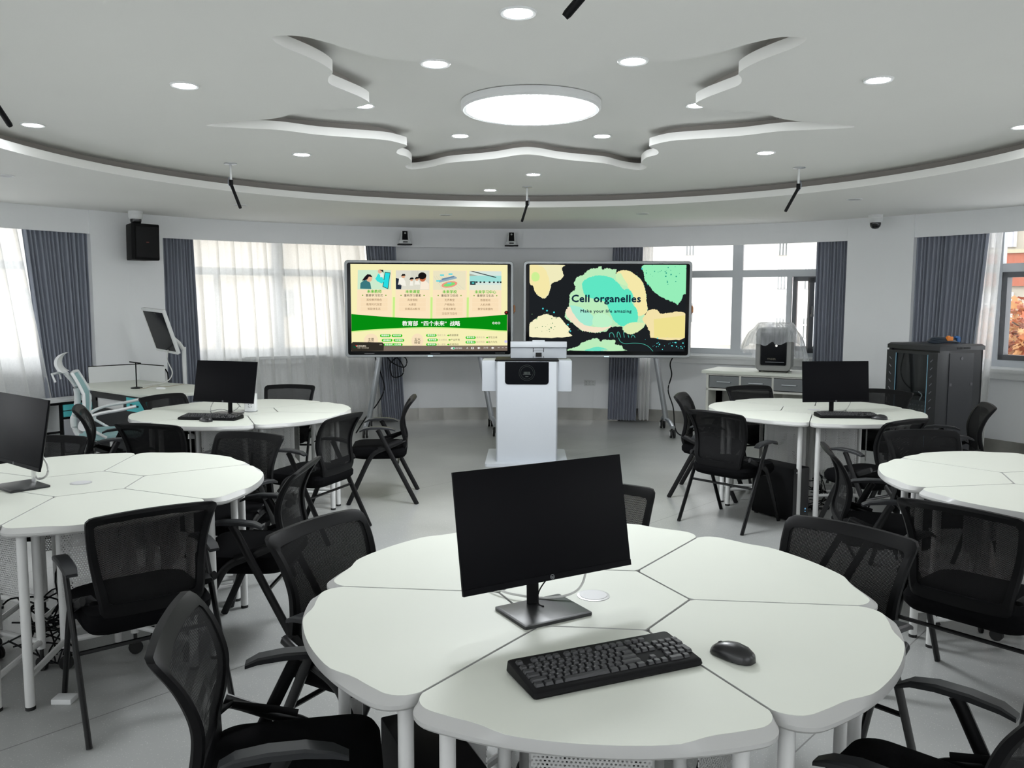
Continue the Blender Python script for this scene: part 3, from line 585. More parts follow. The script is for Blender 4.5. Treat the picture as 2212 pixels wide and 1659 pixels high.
def right_slide(t,zc):
    F=Flat(); x0,y0=-AW/2,zc+DH/2-.046; rn=random.Random(5)
    AH2=1.045
    def P(x,y):
        v=(y-180)/1070; v=min(1,max(0,v)); xl=147-7*v; xr=2125-35*v; return (x0+min(1,max(0,(x-xl)/(xr-xl)))*AW, y0-v*AH2)
    C=screen_col
    def blob(pts,m,l,jit=6,n=9,rag=None):
        q=[Vector((x,y,0)) for x,y in pts]; out=[]
        s=spline(q,n,True)
        for k,p in enumerate(s):
            j=jit*(1.7 if (rag and rag(p.x,p.y)) else 1); out.append(P(p.x+rn.uniform(-j,j),p.y+rn.uniform(-j,j)))
        F.poly(out,m,l)
    F.poly([(x0,y0),(x0+AW,y0),(x0+AW,y0-AH2),(x0,y0-AH2)][::-1],C(30,33,36),8)
    mint=C(188,236,188); pale=C(240,235,190); cre=C(245,232,170); aq=C(95,230,195)
    blob([(820,300),(900,240),(1000,215),(1045,200),(1075,235),(1120,220),(1200,235),(1245,235),(1240,290),(1300,250),(1390,250),(1480,300),(1560,370),(1590,440),(1610,520),(1620,620),(1630,740),(1600,780),(1615,860),(1600,920),(1540,985),(1430,1035),(1340,1010),(1310,950),(1250,945),(1170,955),(1110,1000),(1000,1020),(880,1010),(800,990),(700,910),(600,840),(595,780),(640,690),(650,600),(660,540),(725,470),(710,410),(740,340)],mint,9,7)
    blob([(1240,290),(1300,250),(1390,250),(1480,300),(1560,370),(1590,440),(1610,520),(1620,620),(1630,740),(1590,790),(1500,800),(1470,700),(1460,560),(1400,470),(1340,400),(1260,380)],cre,10,4)
    blob([(810,440),(830,380),(920,330),(1050,310),(1180,340),(1260,400),(1330,480),(1400,480),(1450,560),(1440,640),(1500,740),(1500,880),(1420,890),(1370,930),(1290,930),(1200,850),(1140,720),(1100,640),(960,600),(850,560)],aq,11,5)
    blob([(1235,300),(1300,285),(1330,340),(1390,430),(1340,430),(1260,390)],C(205,240,185),12,3)
    blob([(605,790),(640,700),(720,740),(760,850),(860,920),(1000,950),(1150,930),(1170,950),(1000,1015),(880,1005),(800,985),(700,905)],C(243,228,200),12,5)
    blob([(660,690),(740,690),(860,740),(950,820),(950,900),(900,935),(800,900),(720,810)],C(165,235,210),13,4)
    blob([(960,810),(1050,780),(1140,810),(1190,880),(1150,940),(1020,950),(940,910)],C(190,242,200),14,3)
    blob([(1330,950),(1400,900),(1520,890),(1600,900),(1540,985),(1430,1035),(1350,1015)],C(222,235,180),12,5)
    blob([(147,185),(570,185),(555,215),(570,280),(575,320),(530,370),(430,410),(410,480),(380,550),(330,595),(260,565),(215,510),(190,440),(147,400)],pale,10,5)
    blob([(150,190),(260,190),(340,230),(385,330),(400,420),(400,480),(370,550),(320,590),(265,560),(215,510),(190,440),(150,400)],cre,11,4)
    blob([(175,300),(210,270),(250,280),(275,320),(260,370),(210,385),(175,360)],C(205,240,150),12,2)
    blob([(1605,175),(2125,175),(2120,510),(2085,540),(2060,610),(2010,670),(1970,640),(1860,600),(1740,530),(1660,440),(1610,380),(1590,290)],C(150,238,185),10,5,8,lambda x,y:y>580)
    blob([(1635,750),(1700,725),(1760,740),(1800,780),(1900,770),(2105,780),(2098,1083),(1700,1083),(1660,1010),(1610,920),(1570,850)],C(243,226,170),10,6)
    F.poly([P(1710,850),P(2100,800),P(2096,1078),P(1712,1078)],C(238,225,145),11)
    blob([(143,925),(190,870),(280,810),(370,790),(450,820),(540,840),(600,920),(655,970),(640,1010),(645,1072),(143,1072)],C(246,241,200),10,6)
    F.poly([P(143,1045),P(600,1045),P(640,1072),P(143,1072)],C(246,241,200),11)
    blob([(660,1245),(690,1210),(760,1190),(800,1150),(900,1110),(960,1090),(1010,1095),(1040,1130),(1080,1105),(1150,1110),(1220,1110),(1225,1160),(1300,1180),(1320,1220),(1320,1245)],mint,10,5)
    blob([(850,1245),(900,1220),(1000,1195),(1080,1210),(1130,1245)],C(110,225,195),11,2)
    rn2=random.Random(9)
    def dots(cx,cy,w,h,n,m):
        for _ in range(n):
            a,b=rn2.gauss(cx,w/2.6),rn2.gauss(cy,h/2.6); r=rn2.choice((3,4,5,5,7,9))
            F.poly([P(a+r*math.cos(k*PI/4),b+r*math.sin(k*PI/4)) for k in range(8)],m,16)
    dots(1800,280,360,180,32,C(30,150,130)); dots(430,920,330,200,26,C(110,150,110)); dots(1910,1170,360,160,30,C(90,225,225))
    for a,b in ((315,722),(366,747),(455,767),(630,920),(660,1000),(1567,227)): F.poly([P(a+11*math.cos(k*PI/5),b+11*math.sin(k*PI/5)) for k in range(10)],C(70,200,205),17)
    F.c(C(80,190,170))
    def stroke(pts,r=3.2,m=C(80,190,170)):
        s=spline([(x,y,0) for x,y in pts],6)
        for a,b in zip(s,s[1:]):
            d=(b-a); 
            if d.length<1e-6: continue
            d.normalize(); n=Vector((-d.y,d.x,0))*r; F.poly([P(*(a+n).xy),P(*(b+n).xy),P(*(b-n).xy),P(*(a-n).xy)],m,16)
    stroke([(1153,1075),(1155,1030),(1185,1020),(1205,1045),(1212,1078)]); stroke([(1248,1075),(1250,1025),(1265,1008),(1282,1040),(1293,1078)]); stroke([(1338,1078),(1330,1020),(1340,1010)]); stroke([(1385,1045),(1395,1078)]); stroke([(1425,1078),(1440,1048),(1460,1055),(1473,1080)])
    stroke([(1265,1080),(1290,1130),(1350,1155),(1450,1148),(1560,1155),(1640,1190),(1698,1252)],2.6)
    nv=C(20,45,62)
    F.text('Cell organelles',*P(1112,600),.122,nv,19,.0042,spacing=1.06,sx=1.08); F.text('Make your life amazing',*P(1108,752),.052,nv,19,.0014,spacing=1.1,sx=1.16)
    F.text('扩展屏幕',*P(1094,1240),.022,C(225,215,170),19)
    F.build('slide_picture',t)
dleft=display(-1.0,10.12,1.525,face_rz(.10,-1)+PI,'left interactive display showing a yellow and green slide with Chinese text',left_slide,1)
dright=display(1.155,10.12,1.525,face_rz(-.03,-1)+PI,'right interactive display showing the dark Cell organelles title slide',right_slide,1)
# cables by the displays
def cable(pts,r,m,label,cat='cable',name='cable',group=None):
    mb=MB(); mb.tube(spline(pts,7),r,7); return tag(mb.build(name,m),label,cat,group)
cable([(2.0,10.2,.97),(1.98,10.35,.85),(2.02,10.45,.7),(1.99,10.5,.5),(2.02,10.3,.3),(2.0,10.0,.06),(2.1,9.8,.012),(2.3,9.7,.012)],.008,M_blk,'black power cable hanging from the right end of the right display')
cable([(-1.72,10.25,1.0),(-1.68,10.3,.85),(-1.60,10.32,.55),(-1.68,10.3,.35),(-1.8,10.2,.2),(-1.9,10.0,.02)],.008,M_blk,'black cable hanging below the left end of the left display')
cable([(-1.6,10.3,1.0),(-1.5,10.32,.86),(-1.35,10.33,.80),(-1.32,10.33,.9),(-1.45,10.33,1.0)],.007,M_blk,'loop of black cable under the left display')
cable([(-1.35,10.35,.98),(-1.52,10.36,.85),(-1.5,10.36,.68),(-1.38,10.36,.70),(-1.37,10.36,.82),(-1.5,10.36,1.0)],.007,M_blk,'second coil of black cable in front of the curtain below the left display')

# ------------------------------------------------------------------ podium
t=thing('podium','white lectern podium with black front screen between the two displays','podium',(.15,8.35,0),R_(-1))
m=MB(); m.prism([(-.305,-.20),(-.29,-.225),(.29,-.225),(.305,-.20),(.305,.20),(-.305,.20)],.025,1.03); m.build('body',M_whitem,t,bevel=.004)
m=MB(); m.prism(rrect(.82,.86,.03,5,0,.10),.0,.028); m.build('base_plate',M_whitem,t)
for s in (-1,1):
    m=MB(); m.box(*sorted((s*.305,s*.45)),-.10,.25,.72,1.032); m.build('side_wing',M_whitem,t,bevel=.012)
m=MB(); m.box(-.315,.315,-.225,.28,1.032,1.045); m.build('worktop',M_blk,t,bevel=.003)
pp=[(-.215,1.028),(.215,1.028)]+[(.215-.03+.03*math.cos(-a*PI/10),.835+.0-.03*0+.03*math.sin(-a*PI/10)) for a in range(6)]+[(-.215+.03-.03*math.sin(a*PI/10),.835-.03*math.cos(a*PI/10)) for a in range(6)]
m=MB(); m.loft([[(x,-.2265,z) for x,z in pp],[(x,-.232,z) for x,z in pp]]); fs=m.build('front_screen',M_scrblk,t)
F=Flat(); mm=mat('etched_grey',(.06,.07,.065),.5)
for r in (.078,.062):
    for k in range(40):
        a,b=2*PI*k/40,2*PI*(k+1)/40; F.poly([(r*math.cos(a),.92+r*math.sin(a)),(r*math.cos(b),.92+r*math.sin(b)),((r-.0015)*math.cos(b),.92+(r-.0015)*math.sin(b)),((r-.0015)*math.cos(a),.92+(r-.0015)*math.sin(a))],mm,1)
for k in range(5): F.poly([(-.03+.013*k,.905),(-.022+.013*k,.905),(-.022+.013*k,.93),(-.03+.013*k,.93)],mm,1)
F.poly([(-.04,.905),(.04,.905),(.04,.902),(-.04,.902)],mm,1); F.poly([(-.015,.885),(.015,.885),(.015,.88),(-.015,.88)],mm,1)
F.build('round_emblem',t,(0,-.2325,0))
t2=thing('podium_monitor','white-backed screen tilted up on top of the podium','monitor',(.27,8.42,1.047),0)
m=MB(); m.M=Matrix.Rotation(R_(-12),4,'X'); m.box(-.285,.285,.0,.035,.0,.115); m.build('rear_panel',mat('grey_panel',(.42,.45,.48),.4,noise=.02,nscale=9),t2,bevel=.003)
m=MB(); m.M=Matrix.Rotation(R_(-12),4,'X'); m.prism([(-.287,-.03),(.287,-.03),(.287,.03),(-.287,.03)],.105,.165); m.build('top_shell',M_whitem,t2,bevel=.005)
m=MB(); m.M=Matrix.Rotation(R_(-12),4,'X'); m.box(-.287,.287,.03,.042,.0,.180); m.build('screen',M_scrblk,t2)
m=MB(); m.M=Matrix.Rotation(R_(-12),4,'X'); m.box(-.063,.063,-.02,.03,.166,.18); m.build('top_clip',M_whitem,t2,bevel=.003)
m=MB(); m.M=Matrix.Rotation(R_(-12),4,'X'); m.box(-.058,-.052,-.006,.0,.06,.10); m.box(.048,.054,-.006,.0,.06,.10); m.box(-.058,.054,-.004,0,.072,.074); m.box(-.03,.03,-.03,.0,.012,.05); m.box(-.058,-.054,-.006,0,.0,.018); m.box(.05,.054,-.006,0,0,.018); m.build('bracket',M_blk,t2)

# ------------------------------------------------------------------ wall socket, speaker, cameras
def at_wall(az,R,z): x,y,_=pol(R,az); return (x,y,z),R_(-az)
p,rz=at_wall(9.4,RW-.004,.515); t=thing('wall_socket','white triple wall socket between podium and right display stand','socket',p,rz)
m=MB(); m.box(-.075,.075,-.008,0,-.038,.038); m.build('face_plate',M_white,t,bevel=.003)
m=MB()
for sx in (-.045,0,.045):
    for q in ((-.006,.012),(.006,.012)): m.box(sx+q[0]-.0015,sx+q[0]+.0015,-.0095,-.0075,q[1],q[1]+.008)
    m.box(sx-.0015,sx+.0015,-.0095,-.0075,-.004,.004)
    for q in (-.007,.007): m.box(sx+q-.0015,sx+q+.0015,-.0095,-.0075,-.024,-.015)
m.build('socket_holes',M_blk,t)
p,_=at_wall(-45.6,5.80,0); t=thing('wall_speaker','black wedge-shaped loudspeaker mounted high on the left pillar','speaker',(p[0],p[1],2.06),face_rz(.78,-.62)+PI)
m=MB(); sp=[(-.14,-.13),(.14,-.13),(.155,-.09),(.10,.13),(-.10,.13),(-.155,-.09)]
m.loft([[(x*.96,y*.96+ .0,0) for x,y in sp],[(x,y,.01) for x,y in sp],[(x,y-.012,.38) for x,y in sp],[(x*.96,y*.96-.012,.39) for x,y in sp]]); m.build('cabinet',M_blk,t)
m=MB(); m.M=Matrix.Rotation(R_(1.6),4,'X'); m.box(-.128,.128,-.142,-.13,.03,.36); m.build('grille',holes('speaker_grille',(.015,.015,.016),.006,.28,.5),t,bevel=.006)
m=MB(); m.M=Matrix.Rotation(R_(1.6),4,'X'); m.cbox((0,-.143,.195),(.03,.003,.012)); m.build('badge',mat('dark_red_badge',(.12,.02,.01),.4),t)
m=MB(); m.box(-.03,.03,.125,.20,.15,.22); m.build('bracket',M_blk,t)
def dome(x,y,lb):
    t=thing('dome_camera',lb,'camera',(x,y,Z1),0,'dome security cameras')
    m=MB(); m.lathe((0,0,0),[(.075,0),(.075,-.03),(.072,-.032),(.072,-.036),(.075,-.038),(.072,-.07),(.06,-.085)],32); m.build('housing',M_white,t)
    m=MB(); m.lathe((0,0,0),[(.058,-.08),(.058,-.105),(.05,-.13),(.032,-.148),(.001,-.155)],28); m.build('dome',mat('smoked_dome',(.01,.01,.012),.15),t)
dome(-4.10,9.15,'white dome camera on the soffit above the black wall speaker'); dome(4.03,9.33,'white dome camera on the soffit above the right pillar')
def ptz(az,lb):
    (x,y,z),rz=at_wall(az,RV-.10,2.35); t=thing('tracking_camera',lb,'camera',(x,y,z),rz,'white tracking cameras on the valance')
    m=MB(); m.prism(rrect(.18,.15,.02,4),.0,.012); m.box(-.03,.03,.06,.10,0,.012); m.build('bracket',M_blk,t)
    m=MB(); m.lathe((0,0,.012),[(.07,0),(.075,.01),(.07,.045),(.062,.05)],28); m.build('base',M_white,t)
    m=MB(); m.cbox((0,-.073,.035),(.06,.006,.014)); m.build('sensor_window',M_blk,t)
    m=MB(); m.loft([[(x_,y_,.062) for x_,y_ in rrect(.12,.09,.012,3)],[(x_,y_,.165) for x_,y_ in rrect(.09,.075,.012,3)],[(x_,y_,.18) for x_,y_ in rrect(.07,.055,.012,3)]]); m.build('yoke',M_white,t)
    m=MB(); m.loft([[(x_,y_-.0,.064) for x_,y_ in rrect(.075,.11,.008,3)],[(x_,y_,.175) for x_,y_ in rrect(.066,.09,.008,3)]]); m.build('head',M_blk,t)
    m=MB(); m.cyl((.0,-.056,.15),.012,.012,14,axis='Y'); m.build('lens',mat('lens_glint',(.4,.42,.4),.2,noise=.05,nscale=9),t)
ptz(-14.2,'white tracking camera on the valance above the left display'); ptz(-.6,'white tracking camera on the valance above the gap between the displays')

# ------------------------------------------------------------------ petal desks and hexagonal centre tables
HEX=.28; AP=HEX*math.cos(PI/6); RO=.83; GAP=.0025
def petal_outline():
    e=Vector((math.cos(PI/6),math.sin(PI/6))); n=Vector((math.sin(PI/6),-math.cos(PI/6)))
    rho=.075; t=math.sqrt((RO-rho)**2-(GAP+rho)**2); cc=e*t+n*(GAP+rho)
    a_side=math.atan2(-n.y,-n.x); a_arc=math.atan2(cc.y,cc.x)
    xin=AP+GAP; tin=(xin-n.x*GAP)/e.x; pin=e*tin+n*GAP
    up=[]   # from arc middle to inner corner (upper half)
    phi=a_arc
    for k in range(1,13): 
        th=phi*k/12; f=k/12; w=.003+.024*max(0,min(1,(f-.42)/.28))**1.0*1.0
        w=.003+.024*(lambda s:s*s*(3-2*s))(max(0,min(1,(f-.45)/.30)))
        up.append((RO*math.cos(th),RO*math.sin(th),w))
    for k in range(1,8):
        th=a_arc+(a_side-a_arc)*k/7; w=.027-.0258*(k/7)**1.5
        up.append((cc.x+rho*math.cos(th),cc.y+rho*math.sin(th),w))
    for k in range(1,6): q=e*(t+(tin+.012-t)*k/5)+n*GAP; up.append((q.x,q.y,.0012))
    up.append((xin,pin.y-.008,.0012))
    full=[(RO,0,.003)]+up+[(x,-y,w) for x,y,w in reversed(up)]
    return full
OUT=petal_outline()
def inset(P,k):
    n=len(P); res=[]
    for i in range(n):
        a=Vector(P[i-1][:2]); b=Vector(P[i][:2]); c=Vector(P[(i+1)%n][:2])
        d=((b-a).normalized()+(c-b).normalized()).normalized(); nn=Vector((-d.y,d.x))
        res.append(b+nn*(k(P[i]) if callable(k) else k))
    return res
PC=.53   # petal local origin at this distance from the cluster centre
def make_petal():
    t=thing('petal_desk','','desk')
    top=inset(OUT,lambda p:p[2]); base=[Vector(p[:2]) for p in OUT]; low=inset(OUT,.005)
    L=lambda P,z:[(p.x-PC,p.y,z) for p in P]
    m=MB(); m.loft([L(low,.718),L(base,.724),L(base,.733),L(top,.7492)],caps=False); m.F(m.ring(L(low,.720))[::-1]); m.build('edge_band',M_edge,t)
    m=MB(); q=inset(OUT,lambda p:p[2]); m.loft([L(q,.745),L(q,.7500)]); m.build('tabletop',M_lam,t)
    # legs
    e=Vector((math.cos(PI/6),math.sin(PI/6)))
    for s in (1,-1):
        n=Vector((math.sin(PI/6),-math.cos(PI/6)*1)); 
        def pt(r,off): v=e*r+n*off; return (v.x-PC,v.y*s)
        ox,oy=pt(.735,.062); ix,iy=pt(.37,.05)
        m=MB(); m.cyl((ox,oy,.012),.0185,.708,16); lg=m.build('leg',M_leg,t)
        m=MB(); m.cyl((ox,oy,0),.019,.014,14); m.build('foot_cap',M_rub,lg)
        m=MB(); m.cyl((ix,iy,.10),.0185,.62,16); lg=m.build('leg',M_leg,t)
        m=MB(); m.cyl((ix-.008,iy,.03),.03,.007,14,axis='X'); m.cyl((ix+.004,iy,.03),.03,.007,14,axis='X'); m.cyl((ix,iy,.05),.008,.06,8); m.build('caster',M_rub,lg)
        m=MB(); m.tube([(ox,oy,.13),((ox+ix)/2,(oy+iy)/2,.13),(ix,iy,.13)],.013,10); m.build('foot_rail',M_leg,t)
        m=MB(); m.tube([(ox,oy,.70),(ix,iy,.70)],.013,8); m.build('top_rail',M_leg,t)
    m=MB(); yy=.21; m.tube([(.37*.9-PC+.02,-yy*.75,.13),(.37*.9-PC+.02,yy*.75,.13)],.013,8); m.build('cross_rail',M_leg,t)
    m=MB(); m.box(.40-PC-.0015,.40-PC+.0015,-.15,.15,.34,.70); m.build('perforated_panel',M_perf,t)
    return t
def make_hex():
    t=thing('hexagonal_table','','table')
    P=[(HEX-.0035)*1.0*Vector((math.cos(k*PI/3),math.sin(k*PI/3))) for k in range(6)]
    m=MB(); m.loft([[(p.x*.985,p.y*.985,.72) for p in P],[(p.x,p.y,.728) for p in P],[(p.x,p.y,.742) for p in P],[(p.x*.996,p.y*.996,.7492) for p in P]],caps=False); m.build('edge_band',M_edge,t)
    m=MB(); m.loft([[(p.x*.995,p.y*.995,.722) for p in P],[(p.x*.995,p.y*.995,.75) for p in P]]); m.build('tabletop',M_lam,t)
    m=MB(); m.lathe((0,0,.75),[(.048,0),(.048,.0015),(.0405,.0025)],40); m.build('socket_ring',mat('satin_grey_ring',(.5,.5,.5),.35,.3),t)
    m=MB(); m.lathe((0,0,.75),[(.04,.001),(.040,.0035),(.001,.0035)],40); m.build('socket_lid',mat('pale_grey_lid',(.60,.60,.61),.45),t)
    for k in range(6):
        a=R_(60*k); x,y=.20*math.cos(a),.20*math.sin(a)
        m=MB(); m.cyl((x,y,.008),.016,.712,14); m.build('leg',M_leg,t)
    m=MB()
    for k in range(6):
        a,b=R_(60*k),R_(60*k+60); m.tube([(.2*math.cos(a),.2*math.sin(a),.12),(.2*math.cos(b),.2*math.sin(b),.12)],.011,8)
    m.build('foot_ring',M_leg,t)
    return t
CL=[('nearest',.24,2.36,-.10,['right','back right','back left','left','front left','front right']),
    ('far left',-2.11,6.47,-.12,None),('left foreground',-2.04,3.86,.63,None),('far right',2.44,6.65,.14,None),('right foreground',2.68,3.95,.18,None)]
proto_p=make_petal(); proto_h=make_hex(); first=True
def dirword(a):
    a=(a%360); return ['right','right back','back','left back','left','left front','front','right front'][int((a+22.5)//45)%8]
used_lab={}
for nm,cx,cy,rot,_ in CL:
    names=[]
    for k in range(6):
        ang=rot+PI/6+k*PI/3; wd=dirword(math.degrees(ang))
        x,y=cx+PC*math.cos(ang),cy+PC*math.sin(ang)
        lb='white petal-shaped desk on the %s side of the %s desk ring'%({'right back':'back right','left back':'back left','left front':'front left','right front':'front right'}.get(wd,wd),nm)
        if lb in used_lab:
            used_lab[lb]+=1; lb=lb.replace(' side of',' side, second clockwise, of')
        else: used_lab[lb]=1
        g='petal desks of the %s ring'%nm
        if first: o=proto_p; o.location=(x,y,0); o.rotation_euler=(0,0,ang); o['label']=lb; o['group']=g; first=False
        else: o=copy_thing(proto_p,(x,y,0),ang,lb,g)
        names.append(lb)
    lb='white hexagonal table at the centre of the %s desk ring'%nm
    if nm=='nearest': o=proto_h; o.location=(cx,cy,0); o.rotation_euler=(0,0,rot); o['label']=lb; o['group']='hexagonal centre tables'
    else: o=copy_thing(proto_h,(cx,cy,0),rot,lb,'hexagonal centre tables')

# ------------------------------------------------------------------ mesh-back folding chairs
BZ=[(.42,-.202),(.50,-.212),(.58,-.195),(.66,-.192),(.74,-.218),(.80,-.255),(.835,-.285)]
def by(z):
    for (z0,y0),(z1,y1) in zip(BZ,BZ[1:]):
        if z<=z1: t=(z-z0)/(z1-z0); return y0+(y1-y0)*t
    return BZ[-1][1]
_bs=spline([(z,y,0) for z,y in BZ],8)
def bys(z):
    for a,b in zip(_bs,_bs[1:]):
        if a.x<=z<=b.x: return a.y+(b.y-a.y)*(z-a.x)/max(1e-6,b.x-a.x)
    return _bs[0].y if z<_bs[0].x else _bs[-1].y
def bsurf(x,z): return bys(z)+.30*x*x*(.6)          # gently wrapped
def back_loop(ins,rt,rb,n=7):
    z0,z1=.425+ins[1],.834-ins[0]; w0,w1=.190-ins[2],.234-ins[2]; P=[]
    cs=[(w1,z1,0),(-w1,z1,90),(-w0,z0,180),(w0,z0,270)]
    for cx_,cz_,a0 in cs:
        sx=1 if cx_>0 else -1; sz=1 if cz_==z1 else -1; r=rt if cz_==z1 else rb
        for i in range(n+1):
            a=R_(a0+90*i/n); P.append((cx_-sx*r+r*math.cos(a),cz_-sz*r+r*math.sin(a)))
    # subdivide + crown the top rail
    out=[]
    for k in range(len(P)):
        a,b=P[k],P[(k+1)%len(P)]; d=math.hypot(b[0]-a[0],b[1]-a[1]); m_=max(1,int(d/.05))
        for i in range(m_):
            x=a[0]+(b[0]-a[0])*i/m_; z=a[1]+(b[1]-a[1])*i/m_
            if z>.75: z+= .012*(1-(x/.235)**2)
            out.append((x,z))
    return out
def make_chair():
    t=thing('folding_chair','','chair')
    A=back_loop((0,0,0),.022,.045); B=back_loop((.036,.055,.030),.012,.025)
    # resample B to same count by angle-matching
    n=len(A)
    def resample(P,n):
        L=[0]; 
        for i in range(len(P)): a,b=P[i],P[(i+1)%len(P)]; L.append(L[-1]+math.hypot(b[0]-a[0],b[1]-a[1]))
        out=[]
        for k in range(n):
            s=L[-1]*k/n; i=max(j for j in range(len(P)) if L[j]<=s); f=(s-L[i])/max(1e-9,L[i+1]-L[i]); a,b=P[i],P[(i+1)%len(P)]; out.append((a[0]+(b[0]-a[0])*f,a[1]+(b[1]-a[1])*f))
        return out
    A=resample(A,96); B=resample(B,96)
    S=lambda P,o:[(x,bsurf(x,z)+o,z) for x,z in P]
    m=MB(); m.loft([S(A,-.010),S(A,.008),S([(a[0]*.7+b[0]*.3,a[1]*.7+b[1]*.3) for a,b in zip(A,B)],.014),S(B,.010),S(B,-.012),S([(a[0]*.7+b[0]*.3,a[1]*.7+b[1]*.3) for a,b in zip(A,B)],-.017),S(A,-.010)],caps=False); m.build('backrest_frame',M_blk,t)
    m=MB()
    def fn(u,v):
        z=.472+(.802-.472)*v; w=.168+(.208-.168)*v; x=-w+2*w*u; return (x,bsurf(x,z)+.004,z+.010*(1-(x/.235)**2)*v)
    m.grid(fn,10,12); f0=fn; fn2=lambda u,v:(f0(u,v)[0],f0(u,v)[1]-.003,f0(u,v)[2]); m.grid(fn2,10,12); m.build('mesh_back',M_mesh,t)
    # cushion
    def ring(z,g,ed): 
        return [(x,y,z) for x,y in [(p[0],p[1]) for p in rrect(.47-2*g,.45-2*g,.075,6,0,.005)]]
    m=MB(); m.loft([ring(.352,.09,0),ring(.356,.05,0),ring(.368,.018,0),ring(.39,.002,0),ring(.42,.0,0),ring(.445,.012,0),ring(.457,.04,0),ring(.462,.10,0)]); m.build('seat',M_seat,t)
    for s in (-1,1):
        x=s*.262
        m=MB(); m.tube([(x,.005,.605),(x,-.01,.58),(x,-.30,.0)],.011,10,.019,up=(0,1,0)); m.build('leg',M_blk2,t)
        fp=spline([(x*.92,-.19,.512),(x*.93,-.08,.462),(x*.93,.03,.415),(x*.93,.085,.34),(x*.93,.17,.16),(x*.93,.245,.0)],5)
        m=MB(); m.tube(fp,.011,10,.018,up=(0,1,0)); m.build('leg',M_blk2,t)
        # side bracket from the back frame
        m=MB(); m.tube([(s*.205,-.205,.50),(s*.222,-.17,.505),(s*.243,-.07,.465),(s*.245,.0,.44)],.009,8,.024,up=(0,1,0)); m.build('side_bracket',M_blk,t)
        pts=[(x,-.135,.598),(x,-.10,.612),(x,-.03,.620),(x,.05,.620),(x,.11,.610),(x-s*.006,.145,.592)]
        m=MB(); rings=[]
        for k,(px,py,pz) in enumerate(pts):
            hw=[.020,.025,.026,.026,.024,.018][k]; hh=[.006,.009,.010,.010,.008,.005][k]
            rings.append([(px-hw,py,pz-hh),(px+hw,py,pz-hh),(px+hw,py,pz+hh*.4),(px+hw*.8,py,pz+hh),(px-hw*.8,py,pz+hh),(px-hw,py,pz+hh*.4)])
        m.loft(rings); m.build('armrest',M_pad,t,bevel=0)
    m=MB(); m.tube([(-.262,-.145,.30),(.262,-.145,.30)],.009,8); m.build('rear_rail',M_blk2,t)
    m=MB(); m.tube([(-.243,.06,.372),(.243,.06,.372)],.009,8); m.build('front_rail',M_blk2,t)
    return t
CH=[ # back-top midpoint x,y ; facing ; label ; group
(-.70,2.86,.86,-.51,'black mesh-back folding chair at the back left of the nearest desk ring','nearest'),
(-.835,1.94,.98,.20,'large dark folding chair seen side-on at the bottom left corner of the nearest ring','nearest'),
(1.18,2.81,-.75,-.66,'black mesh-back folding chair behind the back right of the nearest desk ring','nearest'),
(.38,3.47,-.30,-.95,'black folding chair mostly hidden behind the nearest monitor','nearest'),
(1.165,1.645,-.72,.69,'black folding chair cut by the bottom right corner, one armrest showing','nearest'),
(-1.325,3.02,-.62,.78,'black folding chair in front of the left foreground ring, back toward the camera','left foreground'),
(-.965,3.90,-1.,.02,'black folding chair seen edge-on right of the left foreground desk ring','left foreground'),
(-1.53,4.82,-.34,-.94,'black folding chair behind the back right of the left foreground desk ring','left foreground'),
(-2.66,4.68,.1,-1.,'black folding chair half hidden behind the monitor of the left foreground ring','left foreground'),
(-2.30,5.155,.2,.98,'black folding chair facing the far left ring, its back to the left foreground ring','far left'),
(-3.20,6.03,.92,.38,'black folding chair seen side-on beside the white office chair','far left'),
(-2.90,6.80,.90,-.42,'black folding chair at the back left of the far left ring, by the teal drawer','far left'),
(-2.06,7.67,.0,-1.,'black folding chair behind the far left ring, in front of the sheer curtain','far left'),
(-1.13,5.60,-.93,.36,'black folding chair at the front right of the far left ring','far left'),
(-.80,6.76,-1.,-.10,'black folding chair seen in profile just right of the far left ring','far left'),
(1.42,7.0,.92,-.38,'black folding chair nearest the right display stand, left of the far right ring','far right'),
(1.43,5.83,.72,.69,'black folding chair, back to the camera, at the front left of the far right ring','far right'),
(2.20,7.70,.25,-.97,'black folding chair behind the far right ring, in front of the drawer counter','far right'),
(3.36,7.35,-.80,-.60,'black folding chair behind the monitor of the far right ring, before the server rack','far right'),
(2.63,5.43,-.50,.86,'black folding chair at the front right of the far right ring, overlapping another chair','far right'),
(3.66,6.30,-.95,.31,'black folding chair between the far right ring and the bare wall, beside the server rack','far right'),
(2.48,4.99,.05,-1.,'black folding chair behind the right foreground ring, its back to the far right ring','right foreground'),
(1.68,4.38,.97,-.24,'black folding chair seen edge-on left of the right foreground ring','right foreground'),
(1.685,3.08,.76,.65,'large black mesh-back folding chair in front of the right foreground ring','right foreground')]
cp=None
for x,y,fx,fy,lb,g in CH:
    l=math.hypot(fx,fy); fx/=l; fy/=l; ox,oy=x+.283*fx,y+.283*fy; rz=face_rz(fx,fy); g='folding chairs of the %s ring'%g
    if cp is None: cp=make_chair(); cp.location=(ox,oy,0); cp.rotation_euler=(0,0,rz); cp['label']=lb; cp['group']=g
    else: copy_thing(cp,(ox,oy,0),rz,lb,g)

